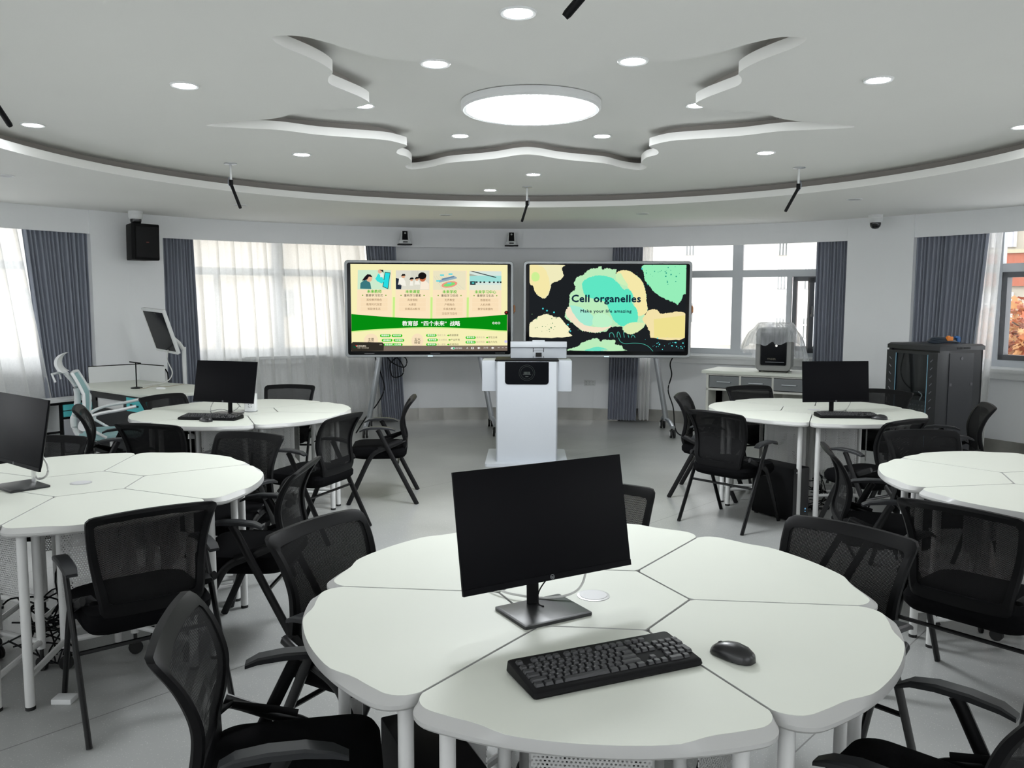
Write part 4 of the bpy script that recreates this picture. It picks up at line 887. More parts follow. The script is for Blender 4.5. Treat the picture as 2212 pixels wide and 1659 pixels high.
# ------------------------------------------------------------------ monitors, keyboards, mice, towers
def monitor(x,y,rz,tilt,zc,lb,neckm=None,off=(0,0),roll=0):
    """screen faces local -Y; origin at the base centre"""
    t=thing('desktop_monitor',lb,'monitor',(x,y,.7508),rz,'desktop monitors on the desk rings')
    m=MB(); m.loft([[(a,b,0) for a,b in rrect(.215,.170,.006,2)],[(a,b,.008) for a,b in rrect(.215,.170,.006,2)],[(a,b,.010) for a,b in rrect(.205,.160,.006,2)]]); m.build('base',mat('satin_black_base',(.02,.021,.022),.38,spec=.4,noise=.05,nscale=9),t)
    top=Vector((off[0],off[1]+.03,zc)); 
    m=MB(); m.tube([(0,.055,.005),(0,.058,.10),(off[0]*.8,.05+off[1]*.8,zc-.02)],.020,10,.008,up=(0,1,0)); m.build('neck',neckm or M_blk,t)
    T=Matrix.Translation((off[0],off[1],zc))@Matrix.Rotation(R_(-tilt),4,'X')@Matrix.Rotation(R_(roll),4,'Y')
    W2,H2=.269,.159
    m=MB(); m.M=T; m.box(-W2,W2,.0,.009,-H2,H2); m.build('screen',M_monscr,t,bevel=.0012)
    m=MB(); m.M=T; m.loft([[(a,.009,b) for a,b in rrect(.534,.31,.004,2)],[(a,.020,b) for a,b in rrect(.50,.28,.02,2)]]); m.cbox((0,.032,-.02),(.26,.03,.16)); m.build('rear_shell',M_blk,t)
    m=MB(); m.M=T; m.box(-W2,W2,-.0015,.0,-H2,-H2+.016); ch=m.build('chin',M_monscr,t)
    F=Flat(); lm=mat('logo_silver',(.35,.36,.37),.4,.4)
    for k in range(20):
        a,b=2*PI*k/20,2*PI*(k+1)/20; F.poly([(.0065*math.cos(a),.0065*math.sin(a)),(.0065*math.cos(b),.0065*math.sin(b)),(.0056*math.cos(b),.0056*math.sin(b)),(.0056*math.cos(a),.0056*math.sin(a))],lm,1)
    F.text('hp',0,0,.009,lm,1); lg=F.build('round_badge',t); lg.matrix_basis=T@Matrix.Translation((0,-.002,-H2+.0085))
    return t
def fz(fx,fy): return face_rz(fx,fy)+PI   # local -Y along (fx,fy)
mon1=monitor(.088,2.225,fz(.50,-.866),11,.262,'black monitor on the nearest desk ring, screen turned toward the lower right',off=(.0,-.015))
mon2=monitor(-2.19,6.29,fz(-.30,-.95),12,.25,'black monitor on the far left desk ring, in front of the sheer curtain')
mon3=monitor(-2.27,3.77,fz(-.62,-.785),10,.265,'grey-looking monitor cut by the left edge, on the left foreground ring',neckm=M_chrome)
mon4=monitor(2.52,6.42,fz(.10,-.99),6,.25,'black monitor on the far right desk ring, below the right pillar')
wc=mat('white_cable',(.6,.6,.58),.5)
def kcable(pts,m,lb,r=.004): return cable(pts,r,m,lb)
kcable([(.20,2.33,.90),(.215,2.335,.84),(.19,2.31,.785),(.11,2.30,.765),(.0,2.34,.762),(-.06,2.40,.765),(-.06,2.42,.755)],wc,'thick white video cable curling behind the nearest monitor stand',.0035)
m=MB(); m.M=Matrix.Translation((.205,2.335,.885))@Matrix.Rotation(R_(-5),4,'Y'); m.box(-.01,.01,-.006,.006,-.02,.03); tag(m.build('cable_plug',M_white,bevel=.002),'white cable plug hanging under the nearest monitor','plug')
kcable([(.14,2.30,.875),(.12,2.29,.85),(.08,2.27,.80),(.075,2.26,.765),(.09,2.24,.7625)],M_blk,'thin black power cable behind the nearest monitor stand',.002)
kcable([(-2.13,6.33,.90),(-2.10,6.35,.82),(-2.16,6.36,.765),(-2.25,6.36,.78),(-2.33,6.36,.77),(-2.30,6.35,.84),(-2.22,6.33,.87)],wc,'white cable loops behind the far left monitor stand',.003)
kcable([(2.66,6.46,.88),(2.665,6.48,.83),(2.62,6.47,.77),(2.52,6.48,.765),(2.44,6.5,.762)],wc,'white cable behind the far right monitor stand',.003)
kcable([(-2.24,3.84,.93),(-2.18,3.83,.85),(-2.19,3.84,.79),(-2.24,3.85,.775),(-2.26,3.86,.84)],wc,'white cable looped around the silver stand of the left edge monitor',.005)

def kbd_layout():
    K=[]; u=.0190
    def row(y,x,ws,h=1):
        for w_ in ws:
            if w_<0: x+=-w_*u; continue
            K.append((x+w_*u/2,y,w_*u-.0022,h*u-.0030)); x+=w_*u
    row(5.35*u,0,[1,-1,1,1,1,1,-.5,1,1,1,1,-.5,1,1,1,1,-.25,1,1,1])
    row(4.1*u,0,[1]*13+[2,-.25,1,1,1,-.25,1,1,1,1])
    row(3.1*u,0,[1.5]+[1]*12+[1.5,-.25,1,1,1,-.25,1,1,1])
    row(2.1*u,0,[1.75]+[1]*11+[2.25,-3.75,1,1,1])
    row(1.1*u,0,[2.25]+[1]*10+[2.75,-1.25,1,-1.25,1,1,1])
    row(.1*u,0,[1.25,1.25,1.25,6.25,1.25,1.25,1.25,1.25,-.25,1,1,1,-.25,2,1])
    K.append((22*u-.0*u,3.6*u-.0,u-.0022,2*u-.003)); K.append((22*u,1.6*u,u-.0022,2*u-.003))
    return K
def make_keyboard(detail):
    t=thing('keyboard','','keyboard')
    W2,D2=.222,.078
    m=MB(); m.loft([[(a,b,.0) for a,b in rrect(.436,.148,.008,3)],[(a,b,.006) for a,b in rrect(.444,.156,.008,3)],[(a,b,.014+(b+.078)*.09) for a,b in rrect(.440,.152,.008,3)],[(a,b,.018+(b+.074)*.09) for a,b in rrect(.430,.142,.008,3)]]); m.build('case',M_blk,t)
    K=kbd_layout(); km=mat('key_black',(.020,.020,.022),.4,noise=.05,nscale=50)
    def key(mb,x,y,w_,h_):
        zz=.017+(y+.074)*.09
        mb.loft([[(x+a,y+b,zz) for a,b in rrect(w_,h_,.0015,1)],[(x+a,y+b+.0006,zz+.0065) for a,b in rrect(w_-.0045,h_-.0045,.0015,1)]])
    xo,yo=-.2095,-.063
    if detail:
        rest=MB()
        for i,(x,y,w_,h_) in enumerate(K):
            if i<100: m=MB(); key(m,x+xo,y+yo+.0095,w_,h_); m.build('key',km,t)
            else: key(rest,x+xo,y+yo+.0095,w_,h_)
        if rest.v: rest.build('key',km,t,kind='stuff')
        F=MB(); rows=['`1234567890-=','QWERTYUIOP[]\\','ASDFGHJKL;\'','ZXCVBNM,./']; st=[(0,4.1),(1.5,3.1),(1.75,2.1),(2.25,1.1)]; u=.019
        for rw,(sx,yy) in zip(rows,st):
            for k,chh in enumerate(rw):
                V,Fc=text_mesh(chh,.0062); x=(sx+k)*u+u*.38+xo; y=yy*u+yo+.0095+.002; zz=.017+(y+.074)*.09+.0068
                I=[F.V((x+a,y+b,zz)) for a,b,_ in V]
                for f in Fc: F.F([I[q] for q in f])
        F.build('key_legends',mat('legend_white',(.5,.5,.5),.6),t)
    else:
        m=MB()
        for x,y,w_,h_ in K: key(m,x+xo,y+yo+.0095,w_,h_)
        m.build('keys',km,t)
    return t
k1=make_keyboard(True)
def place(o,x,y,z,rz,lb,g=None):
    o.location=(x,y,z); o.rotation_euler=(0,0,rz); o['label']=lb
    if g: o['group']=g
place(k1,.221,1.870,.7505,math.atan2(.173,.397),'black full-size keyboard on the front of the nearest desk ring','keyboards on the desk rings')
k2=make_keyboard(False); place(k2,-2.21,6.03,.7505,R_(-8),'black keyboard in front of the far left monitor','keyboards on the desk rings')
copy_thing(k2,(2.53,6.22,.7505),R_(-1),'black keyboard in front of the far right monitor','keyboards on the desk rings')
def make_mouse():
    t=thing('computer_mouse','','mouse')
    prof=[(-.055,.010,.024,.016),(-.048,.020,.029,.026),(-.03,.027,.031,.035),(-.005,.029,.0295,.038),(.02,.027,.028,.034),(.042,.024,.026,.025),(.054,.017,.020,.016),(.058,.008,.012,.010)]
    m=MB(); rings=[]
    for y,hw,_,h in prof:
        rings.append([(hw*math.cos(a)*1.12,y,max(.002,h*max(0,math.sin(a))**.8)+.001 if math.sin(a)>0 else .001) for a in [2*PI*k/20 for k in range(20)]])
    m.loft(rings); m.build('shell',mat('mouse_black',(.012,.012,.013),.3,noise=.03,nscale=30),t)
    m=MB(); m.cyl((-.003,.036,.0225),.0075,.006,16,axis='X'); m.build('scroll_wheel',M_rub,t)
    m=MB(); m.tube([(0,0,.0378),(0,.02,.0338),(0,.035,.0285),(0,.046,.0225)],.0008,6); m.build('button_gap',M_rub,t)
    return t
ms=make_mouse(); place(ms,.538,1.935,.7505,R_(42),'black wireless mouse right of the near keyboard','mice on the desk rings')
copy_thing(ms,(-2.20,5.905,.7505),R_(55),'black mouse in front of the far left keyboard','mice on the desk rings')
copy_thing(ms,(2.73,6.10,.7505),R_(60),'black mouse right of the far right keyboard','mice on the desk rings')
def make_tower():
    t=thing('computer_tower','','computer')
    m=MB(); m.box(-.09,.09,-.19,.19,.012,.40); m.build('case',M_blk,t,bevel=.006)
    m=MB(); m.box(-.085,.085,-.196,-.19,.02,.395); m.build('front_panel',mat('tower_front',(.014,.014,.015),.3,noise=.05,nscale=9),t,bevel=.002)
    m=MB(); m.cyl((-.055,-.2,.37),.006,.005,12,axis='Y'); m.build('power_button',mat('soft_white_mark',(.5,.5,.5),.5),t)
    m=MB(); m.cbox((.05,-.198,.09),(.008,.004,.01)); m.cbox((.05,-.198,.07),(.006,.004,.006)); m.build('indicator_light',emat('blue_indicator',(.2,.5,.8),.6),t)
    for sx in (-.07,.07):
        for sy in (-.16,.16): m=MB(); m.cyl((sx,sy,0),.014,.012,10); m.build('foot',M_rub,t)
    return t
tw=make_tower(); place(tw,2.03,6.17,0,R_(32),'black computer tower on the floor under the far right ring','computer towers under the rings')
copy_thing(tw,(-.22,2.18,0),R_(25),'black computer tower under the front left of the nearest ring','computer towers under the rings')
copy_thing(tw,(-2.45,3.42,0),R_(-30),'black computer tower under the left foreground ring','computer towers under the rings')
copy_thing(tw,(-2.3,6.05,0),R_(-10),'black computer tower under the far left ring','computer towers under the rings')
# tangled cables under the rings
def tangle(cx,cy,n,lb,seed,hgt=.25):
    rn=random.Random(seed); m=MB()
    for k in range(n):
        a=rn.uniform(0,6.28); p=Vector((cx,cy,rn.uniform(.02,hgt))); P=[]
        for q in range(7):
            P.append((p.x+rn.uniform(-.13,.13),p.y+rn.uniform(-.13,.13),max(.012,p.z+rn.uniform(-.08,.1)-q*.01)))
        m.tube(spline(P,5),.004,6)
    for k in range(2):
        x=cx+.08*(k*2-1); m.tube(spline([(x,cy,.70),(x+.02,cy,.55),(x-.03,cy+.02,.35),(x+.03,cy,.15),(x,cy,.02)],5),.004,6)
    o=m.build('cable_bundle',M_blk,kind='stuff'); tag(o,lb,'cables')
tangle(2.36,6.42,7,'black cables tangled under the far right ring beside the tower',3)
tangle(-2.10,3.60,8,'black cables tangled under the left foreground ring',5,.35)
tangle(.1,2.2,5,'black cables under the nearest ring beside its tower',6)
# pop-up socket on far left ring
t=thing('popup_socket','white pop-up socket tower raised beside the far left monitor','socket',(-2.05,6.46,.7535),R_(5))
m=MB(); m.cyl((0,0,0),.052,.003,24); m.build('ring',M_alu,t)
m=MB(); m.prism(rrect(.085,.075,.006,3),.003,.135); m.build('column',M_white,t)
m=MB()
for zz in (.045,.095):
    for a,b in ((-.010,.010),(.010,.010),(-.012,-.008),(.012,-.008),(0,-.012)): m.cbox((a,-.038,zz+b),(.003,.002,.008))
m.build('socket_holes',M_blk,t)
tag(MB().box(-.04,.04,-.03,.03,0,.022).build('floor_socket',M_white,bevel=.004),'small white socket block on the floor under the left foreground ring','socket').location=(-1.80,3.2,.0)

# ------------------------------------------------------------------ drawer counter with covered printer
ux,uy=.86,-.51; org=Vector((2.32,9.86)); ang=math.atan2(uy,ux)
t=thing('drawer_counter','white counter with grey drawers under the open window on the right','counter',(org.x,org.y,0),ang)
LW,DP=1.56,.60; M_cream=mat('cream_board',(.60,.60,.55),.5,noise=.02,nscale=9); M_gd=mat('grey_drawer_front',(.17,.18,.185),.5,noise=.02,nscale=9)
m=MB(); m.box(-.05,LW+.03,-.03,DP+.03,.775,.81); m.build('countertop',M_lam,t,bevel=.003)
m=MB(); m.box(0,.03,0,DP,0,.775); m.box(LW-.03,LW,0,DP,0,.775); m.box(.03,LW-.03,DP-.02,DP,0,.775); m.box(0,LW,.0,.02,.755,.775); m.box(0,LW,0,DP,.575,.60); m.build('carcass',M_cream,t)
dwd=(LW-.06)/4
for k in range(4):
    x=.03+k*dwd
    m=MB(); m.box(x+.012,x+dwd-.012,-.006,.016,.61,.748); d=m.build('drawer',M_gd,t)
    m=MB(); m.tube([(x+dwd/2-.08,-.006,.68),(x+dwd/2-.08,-.03,.68),(x+dwd/2+.08,-.03,.68),(x+dwd/2+.08,-.006,.68)],.006,8); m.build('handle',M_alu,d)
    m=MB(); m.box(x+dwd-.012,x+dwd+.012,0,.02,.60,.755); m.build('divider',M_cream,t)
for k in (1,2): 
    m=MB(); m.box(.03+2*k*dwd-.34*0-.012-.0,.03+2*k*dwd+.012,.0,.45,.0,.575); m.build('upright',M_cream,t) if k==1 else None
px=org+Vector((ux,uy))*.73+Vector((-uy,ux))*.27
t=thing('desktop_printer','grey 3D printer with dark glass front on the white counter','printer',(px.x,px.y,.81),ang+R_(8))
def RB(w_,h_,r,yy,zc): return [(a,yy,zc+b) for a,b in rrect(w_,h_,r,6)]
m=MB(); m.loft([RB(.38,.48,.05,.20,.265),RB(.40,.50,.06,.17,.265),RB(.40,.50,.06,-.16,.265),RB(.385,.485,.055,-.19,.265),RB(.30,.38,.02,-.19,.265),RB(.28,.36,.015,-.165,.265)]); m.build('body',mat('warm_grey_shell',(.25,.25,.24),.4,noise=.02,nscale=9),t)
m=MB(); m.loft([RB(.285,.365,.015,-.166,.265),RB(.285,.365,.015,-.172,.265)]); m.build('glass_door',M_scrblk,t)
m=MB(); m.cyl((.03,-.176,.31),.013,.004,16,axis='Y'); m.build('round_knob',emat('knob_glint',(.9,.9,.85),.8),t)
m=MB(); m.box(-.09,.12,-.1735,-.1725,.118,.121); m.build('print_bed',M_alu,t)
F=Flat(); F.text('FINDER',0,0,.028,mat('faint_gold_print',(.20,.18,.14),.5),1); F.build('lettering',t,(-.02,-.1735,.155))
for sx in (-.15,.15):
    for sy in (-.13,.13): m=MB(); m.cyl((sx,sy,0),.012,.02,10); m.build('foot',M_rub,t)
# plastic sheet over the printer
def plastic_mat():
    m=bpy.data.materials.new('clear_plastic_film'); m.use_nodes=True; nt=m.node_tree; nt.nodes.clear(); N=nt.nodes.new; L=nt.links.new
    o=N('ShaderNodeOutputMaterial'); a=N('ShaderNodeMixShader'); t_=N('ShaderNodeBsdfTransparent'); b=N('ShaderNodeMixShader'); d=N('ShaderNodeBsdfTranslucent'); g=N('ShaderNodeBsdfPrincipled')
    g.inputs['Base Color'].default_value=(.8,.82,.85,1); g.inputs['Roughness'].default_value=.25; d.inputs[0].default_value=(.85,.87,.9,1)
    tc=N('ShaderNodeTexCoord'); mp=N('ShaderNodeMapping'); mp.inputs['Scale'].default_value=(16,16,3.0); n=N('ShaderNodeTexNoise'); n.inputs['Scale'].default_value=1.6; n.inputs['Detail'].default_value=4
    L(tc.outputs['Object'],mp.inputs[0]); L(mp.outputs[0],n.inputs['Vector'])
    mr=N('ShaderNodeMapRange'); mr.inputs[1].default_value=.3; mr.inputs[2].default_value=.7; mr.inputs[3].default_value=.25; mr.inputs[4].default_value=.62; L(n.outputs['Fac'],mr.inputs[0])
    b.inputs[0].default_value=.5; L(g.outputs[0],b.inputs[1]); L(d.outputs[0],b.inputs[2]); L(mr.outputs[0],a.inputs[0]); L(b.outputs[0],a.inputs[1]); L(t_.outputs[0],a.inputs[2]); L(a.outputs[0],o.inputs[0]); return m
rn=random.Random(11)
def sheet():
    mb=MB(); nu,nv=72,16
    def sq(a,r): # rounded square radius direction
        c,s=math.cos(a),math.sin(a); k=(abs(c)**4+abs(s)**4)**.25; return c/k*r,s/k*r
    def fn(u,v):
        a=2*PI*u; c,s=math.cos(a),math.sin(a)
        front=max(0,-s)**3; side=abs(c)**1.5
        drop=.47*(.75+.1*math.sin(3*a+1)+.06*math.sin(9*a)) - .27*front*(.55+.45*abs(c)*1.6) 
        if c>0: drop+=.05
        top=.565
        if v<.35:
            r=.212*v/.35; x,y=sq(a,r); z=top+.008*math.sin(5*a+6*v)*(v/.35)+.012*(1-v/.35)
        else:
            w_=(v-.35)/.65; fl=(.02+.13*(side)*w_**.8*(1-.25*w_)+.05*w_)*(1 if s<.3 else .7)+.012*math.sin(14*a)*w_+.008*math.sin(31*a+2)*w_
            if front>.6: fl=.012+.02*w_
            x,y=sq(a,.212+fl*min(1,w_*3)); z=top-.01-drop*w_*1.0
        return (x,y,max(.004,z))
    mb.grid(fn,nu,nv); return mb
o=sheet().build('plastic_sheet',plastic_mat()); o.location=(px.x,px.y,.812); o.rotation_euler=(0,0,ang+R_(8)); tag(o,'crumpled clear plastic sheet draped over the grey printer','plastic sheet')

# ------------------------------------------------------------------ server rack
A=Vector((3.78,8.30)); B=Vector((4.00,7.74)); u=(B-A); LA=u.length; u.normalize(); v=Vector((-u.y,u.x)); 
if v.x<0: v=-v
t=thing('server_rack','tall black server rack cabinet with glass door in the right corner','server rack',(A.x,A.y,0),math.atan2(u.y,u.x))
# local x along A->B (front width), local y = towards back
DPT=.56; LA=.60; M_rk=mat('rack_black',(.020,.021,.024),.42,noise=.05,nscale=30)
m=MB(); m.box(0,.03,0,DPT,.05,1.17); m.box(LA-.03,LA,0,DPT,.05,1.17); m.box(0,LA,DPT-.02,DPT,.05,1.17); m.box(0,LA,0,DPT,.03,.07); m.box(0.03,LA-.03,.03,DPT,1.13,1.17); m.build('cabinet',M_rk,t)
m=MB(); m.loft([[(a+LA/2,b+DPT/2,1.168) for a,b in rrect(LA+.03,DPT+.03,.01,2)],[(a+LA/2,b+DPT/2,1.205) for a,b in rrect(LA+.03,DPT+.03,.01,2)],[(a+LA/2,b+DPT/2,1.222) for a,b in rrect(LA-.01,DPT-.01,.01,2)]]); m.build('lid',M_rk,t)
m=MB()
for k in range(10): m.box(LA+.0145,LA+.0165,.20+k*.018,.208+k*.018,1.178,1.198)
m.build('lid_vents',M_blk,t)
d=MB(); d.box(-.005,.11,-.022,0,.08,1.15); d.box(LA-.11,LA,-.022,0,.08,1.15); d.box(.11,LA-.11,-.022,0,.08,.13); d.box(.11,LA-.11,-.022,0,1.125,1.15); dd=d.build('door',M_rk,t)
g=MB(); g.box(.11,LA-.11,-.014,-.008,.13,1.125); g.build('glass_pane',glass_mat('smoked_glass',(.72,.76,.78),.08),dd)
g=MB(); g.box(.108,.114,-.024,-.02,.13,1.125); g.box(LA-.114,LA-.108,-.024,-.02,.13,1.125); g.build('edge_trim',mat('pale_blue_edge',(.22,.45,.58),.35,noise=.02,nscale=9),dd)
g=MB()
for k in range(7):
    for x0,s_ in ((.045,1),(LA-.065,-1)):
        zz=1.07-k*.075; g.tube([(x0-.012*s_,-.0235,zz+.012*1),(x0+.012*s_,-.0235,zz-.012)],.004,5)
g.build('louvre_slots',mat('slot_grey',(.18,.18,.2),.5),dd)
g=MB(); g.box(.018,.035,-.034,-.022,.62,.68); g.build('handle',M_chrome,dd)
m=MB(); m.box(LA-.001,LA+.004,.13,.44,.10,1.14); sp_=m.build('side_panel',mat('rack_panel',(.026,.027,.031),.4,noise=.05,nscale=30),t)
m=MB()
for yy in (.15,.42): m.box(LA+.003,LA+.008,yy-.014,yy+.014,.83,.855)
m.cyl((LA+.003,.28,1.09),.015,.006,18,axis='X'); m.build('latch',mat('latch_grey',(.10,.10,.11),.4),sp_)
# equipment inside
for z0,hh,nm,lb in ((.55,.12,'network_switch','dark audio unit with knobs inside the server rack'),(.36,.14,'amplifier','dark amplifier with pale blue display inside the server rack')):
    q=thing(nm,lb,'rack unit',(A.x,A.y,z0),math.atan2(u.y,u.x)); m=MB(); m.box(.06,LA-.06,.05,.40,0,hh); m.build('case',mat('unit_dark',(.03,.032,.035),.5,noise=.1,nscale=20),q)
    if nm=='amplifier': m=MB(); m.box(.24,.36,.046,.05,.07,.10); m.build('display_strip',emat('pale_blue_strip',(.30,.62,.85),.9),q)
    else:
        m=MB()
        for k in range(6):
            for j in range(2): m.cyl((.25+.035*k,.038,.035+.04*j),.007,.012,10,axis='Y')
        m.build('knob',mat('dim_knob',(.12,.12,.12),.4),q)
tag(MB().tube(spline([(3.97,8.05,.75),(3.99,8.02,.72),(3.96,8.0,.66),(4.0,7.98,.62)],5),.006,7).build('patch_cable',wc),'short white patch cable inside the server rack','cable')
tc_=Vector((4.22,8.12))
m=MB()
for k in range(4): m.tube([(.17*math.cos(a)*(1-.05*k),.09*math.sin(a)*(1-.06*k),.012+.011*k+.006*math.sin(3*a+k)) for a in [2*PI*i/28 for i in range(28)]],.009,7,close=True)
t=thing('coiled_cable','coiled black cable with orange and blue ties on top of the server rack','cable',(tc_.x,tc_.y,1.224),R_(20)); m.build('coil',mat('cable_black',(.02,.03,.045),.4),t)
m=MB(); m.cbox((-.01,-.085,.045),(.07,.03,.04)); m.cbox((-.03,-.09,.065),(.03,.02,.02)); m.build('orange_tie',mat('orange_tie_m',(.85,.25,.03),.6),t,bevel=.006)
m=MB(); m.cbox((.12,-.05,.035),(.04,.06,.05)); m.cbox((.10,-.07,.06),(.05,.02,.02)); m.build('blue_tie',mat('blue_tie_m',(.02,.12,.35),.6),t,bevel=.006)

# ------------------------------------------------------------------ teacher's corner at the left
DT=[(-4.47,8.68),(-4.4,8.38),(-3.46,7.63),(-3.36,7.61),(-3.06,7.77),(-2.7,8.0),(-2.9,8.35),(-3.7,8.8),(-4.1,9.08)]
t=thing('teacher_desk','white angled desk with black side panel in the left corner','desk',(0,0,0))
m=MB(); m.prism(DT,.722,.75); m.build('desktop',M_lam,t,bevel=.003)
p1=Vector((-4.22,8.27)); p2=Vector((-3.40,7.64)); du=(p2-p1); Lp=du.length; du.normalize(); MM=Matrix(((du.x,-du.y,0,p1.x),(du.y,du.x,0,p1.y),(0,0,1,0),(0,0,0,1)))
m=MB(); m.M=MM
m.box(0,Lp,0,.02,.68,.72); m.box(0,Lp,0,.02,.10,.56); m.box(0,.08,0,.02,.56,.68); m.box(.62,.68,0,.02,.56,.68); m.box(.08,.62,0,.02,.655,.68); m.box(.68,Lp,0,.02,.56,.58)
m.build('side_panel',mat('black_board',(.015,.016,.018),.5,noise=.05,nscale=20),t)
m=MB(); m.M=MM; m.box(.08,.62,.018,.022,.555,.66); m.build('inner_board',M_white,t)
m=MB(); m.M=MM; m.box(.69,Lp-.01,-.006,.02,.57,.70); d=m.build('drawer',M_teal,t)
m=MB(); m.M=MM; m.tube([(.78,-.006,.635),(.79,-.02,.635),(.90,-.02,.625),(.91,-.006,.625)],.007,7); m.build('handle',M_blk,d)
for x,y in ((-4.35,8.62),(-2.85,8.05),(-3.9,8.85)):
    m=MB(); m.box(x-.02,x+.02,y-.02,y+.02,0,.722); m.build('leg',M_leg,t)
m=MB()
for a,b in (((-4.46,8.70),(-4.10,9.10)),((-4.10,9.10),(-3.70,8.82))):
    a=Vector(a);b=Vector(b);d_=(b-a).normalized();n_=Vector((-d_.y,d_.x))*.01
    m.prism([tuple(a+n_),tuple(b+n_),tuple(b-n_),tuple(a-n_)],.75,.92)
m.build('privacy_screen',M_white,t)
m=MB(); m.tube([(-4.46,8.70,.922),(-4.10,9.10,.922),(-3.73,8.84,.922),(-3.67,8.80,.85),(-3.66,8.79,.755)],.008,6); m.build('screen_trim',M_blk,t)
# low cabinet
F0=Vector((-4.74,8.26)); cu=Vector((.52,.85)).normalized(); Mc=Matrix(((cu.x,-cu.y,0,F0.x),(cu.y,cu.x,0,F0.y),(0,0,1,0),(0,0,0,1)))
t=thing('low_cabinet','low white cabinet with black edging and teal drawers beside the far left curtain','cabinet',(F0.x,F0.y,0),math.atan2(cu.y,cu.x))
m=MB(); m.box(0,.62,.0,.27,.575,.60); m.build('cabinet_top',M_white,t)
m=MB(); m.box(0,.62,-.004,.02,.55,.575); m.box(0,.02,-.004,.02,.02,.56); m.box(.20,.225,-.004,.02,.02,.56); m.box(0,.2,-.004,.02,.26,.28); m.box(.2,.62,-.004,.02,.40,.415); m.build('black_edging',M_blk,t)
m=MB(); m.box(0,.02,.02,.27,.02,.575); m.box(.20,.22,.02,.27,.02,.575); m.box(.60,.62,.02,.27,.02,.575); m.box(0,.62,.25,.27,.02,.575); m.box(0,.62,.02,.27,.02,.04); m.box(.0,.2,.02,.27,.26,.28); m.build('carcass',M_white,t)
for zz in (.42,.488):
    m=MB(); m.box(.235,.60,-.002,.018,zz,zz+.058); m.build('drawer',M_teal,t)
m=MB(); m.box(.235,.60,-.002,.018,.05,.395); m.build('door',mat('light_grey_door',(.5,.51,.55),.5,noise=.02,nscale=9),t)
# tilted white screen on a pole
t=thing('pole_display','white-framed screen tilted on a white pole behind the corner desk','display',(-3.62,9.0,0))
uu=Vector((.384,-.34,-.024)).normalized(); vv=Vector((-.092,-.136,.467)); vv=(vv-uu*vv.dot(uu)).normalized(); nn=uu.cross(vv).normalized()
cc=Vector((-3.72,8.75,1.298))
if nn.y>0: nn=-nn
Ms=Matrix(((uu.x,vv.x,nn.x,cc.x+3.62),(uu.y,vv.y,nn.y,cc.y-9.0),(uu.z,vv.z,nn.z,cc.z),(0,0,0,1)))
m=MB(); m.M=Ms; m.prism(rrect(.49,.49,.012,3),-.03,.0); m.build('frame',M_white,t)
m=MB(); m.M=Ms; m.prism(rrect(.435,.43,.004,2),.0,.0015); m.build('screen',M_scrblk,t)
m=MB(); m.cyl((.06,-.02,.0),.022,1.12,14); m.tube([(.06,-.02,1.08),(.03,-.06,1.16),(-.05,-.16,1.27)],.02,10); m.build('pole',M_white,t)
m=MB(); m.cyl((.06,-.02,0),.16,.02,28); m.build('floor_base',M_white,t)
m=MB(); m.tube(spline([(-.02,-.24,1.1),(-.03,-.25,1.0),(-.0,-.28,.95),(.04,-.3,.85),(.0,-.4,.77),(-.15,-.6,.76)],6),.006,6); m.build('cable',wc,t)
# slim desk microphone
t=thing('desk_microphone','thin black T-shaped desk lamp standing on the corner desk','desk lamp',(-3.72,8.17,.752))
m=MB(); m.lathe((0,0,0),[(.055,0),(.055,.008),(.02,.014),(.006,.016)],24); m.build('base',M_blk,t)
m=MB(); m.cyl((.0,0,.01),.006,.245,10); m.build('stem',M_blk,t)
m=MB(); m.tube([(-.06,0,.262),(.05,0,.248)],.009,8,.006); m.build('head',M_blk,t)
ms2=MB(); ms2.lathe((0,0,0),[(.001,.022),(.02,.02),(.03,.010),(.031,.0)],20); o=ms2.build('computer_mouse',M_white); o.location=(-3.46,8.12,.7505); o.scale=(1.6,.9,1); tag(o,'white mouse on the corner desk right of the black desk lamp','mouse')
cable([(-3.69,8.15,.757),(-3.62,8.13,.757),(-3.56,8.2,.77),(-3.5,8.3,.757),(-3.45,8.35,.757),(-3.40,8.55,.757)],.003,mat('beige_cable',(.35,.3,.22),.5),'thin beige cable on the corner desk behind the lamp')
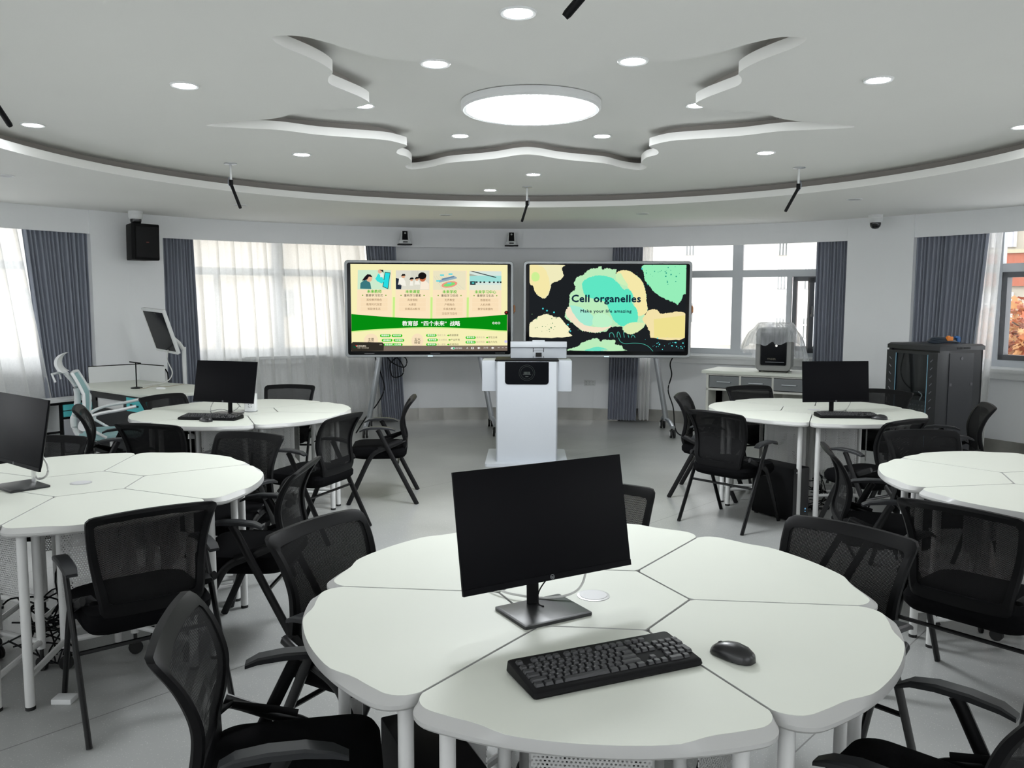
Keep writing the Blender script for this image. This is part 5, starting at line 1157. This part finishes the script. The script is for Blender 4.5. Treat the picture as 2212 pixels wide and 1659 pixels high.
# white office chair
t=thing('office_chair','white office chair with teal seat and curved headrest by the corner desk','chair',(-3.52,7.22,0),face_rz(.93,.35))
m=MB()
for k in range(5):
    a=2*PI*k/5+.3; m.tube([(0,0,.10),(.28*math.cos(a),.28*math.sin(a),.075)],[.028,.016],8)
m.cyl((0,0,.08),.035,.06,14); m.build('star_base',M_white,t)
for k in range(5):
    a=2*PI*k/5+.3; m=MB(); m.cyl((.28*math.cos(a)-.012,.28*math.sin(a),.028),.028,.024,14,axis='X'); m.build('caster',M_rub,t)
m=MB(); m.cyl((0,0,.12),.024,.28,14); m.build('gas_lift',M_chrome,t)
m=MB(); m.loft([[(a,b,.42) for a,b in rrect(.42,.42,.10,5)],[(a,b,.435) for a,b in rrect(.50,.49,.11,5)],[(a,b,.47) for a,b in rrect(.50,.49,.11,5)],[(a,b,.485) for a,b in rrect(.42,.42,.09,5)]]); m.build('seat',M_tealf,t)
m=MB(); m.tube(spline([(0,-.12,.40),(0,-.26,.44),(0,-.30,.58),(0,-.26,.74),(0,-.27,.88),(0,-.33,.98),(0,-.36,1.01)],6),.026,10,.02); m.build('spine',M_white,t)
m=MB()
def bk(u_,v_): z=.56+.44*v_; w_=.23-.07*v_; x=-w_+2*w_*u_; return (x,-.235-.05*math.sin(v_*PI)*-.6-.12*max(0,v_-.6)+.25*x*x*2,z)
m.grid(bk,10,10); m.build('mesh_back',M_tealf,t)
lo=[bk(0,k/10) for k in range(11)]+[bk(k/10,1) for k in range(1,11)]+[bk(1,1-k/10) for k in range(1,11)]+[bk(1-k/10,0) for k in range(1,10)]
m=MB(); m.tube(lo,.014,8,close=True); m.build('back_frame',M_white,t)
m=MB(); hp=[(-.20+.0,0)]
rings=[]
for k in range(9):
    a=R_(-70+140*k/8); c_=(-.33+.085*math.cos(a+PI)*1.0+.02,1.085+.085*math.sin(a)); 
    rings.append([(x_,c_[0]+.0+(.012 if s_ else -.012),c_[1]) for x_,s_ in ((-.14,0),(.14,0),(.14,1),(-.14,1))])
m.loft(rings); m.build('headrest',M_white,t,bevel=.005)
m=MB(); m.tube([(-.16,-.40,.93),(-.17,-.42,1.0),(0,-.37,1.0),(.17,-.42,1.0),(.16,-.40,.93)],.010,8); m.build('hanger_bar',M_white,t)
for s in (-1,1):
    m=MB(); m.tube(spline([(s*.20,-.22,.50),(s*.27,-.20,.60),(s*.28,-.08,.66),(s*.28,.10,.69),(s*.27,.22,.715)],6),[.02]*25,8,.014); m.build('armrest',M_white,t)
    m=MB(); m.cyl((s*.26-.02,-.19,.56),.04,.04,16,axis='X'); m.build('arm_pivot',M_white,t)
    m=MB(); m.tube([(s*.26,-.18,.56),(s*.25,-.02,.45)],.016,8,.012); m.build('arm_strut',M_white,t)
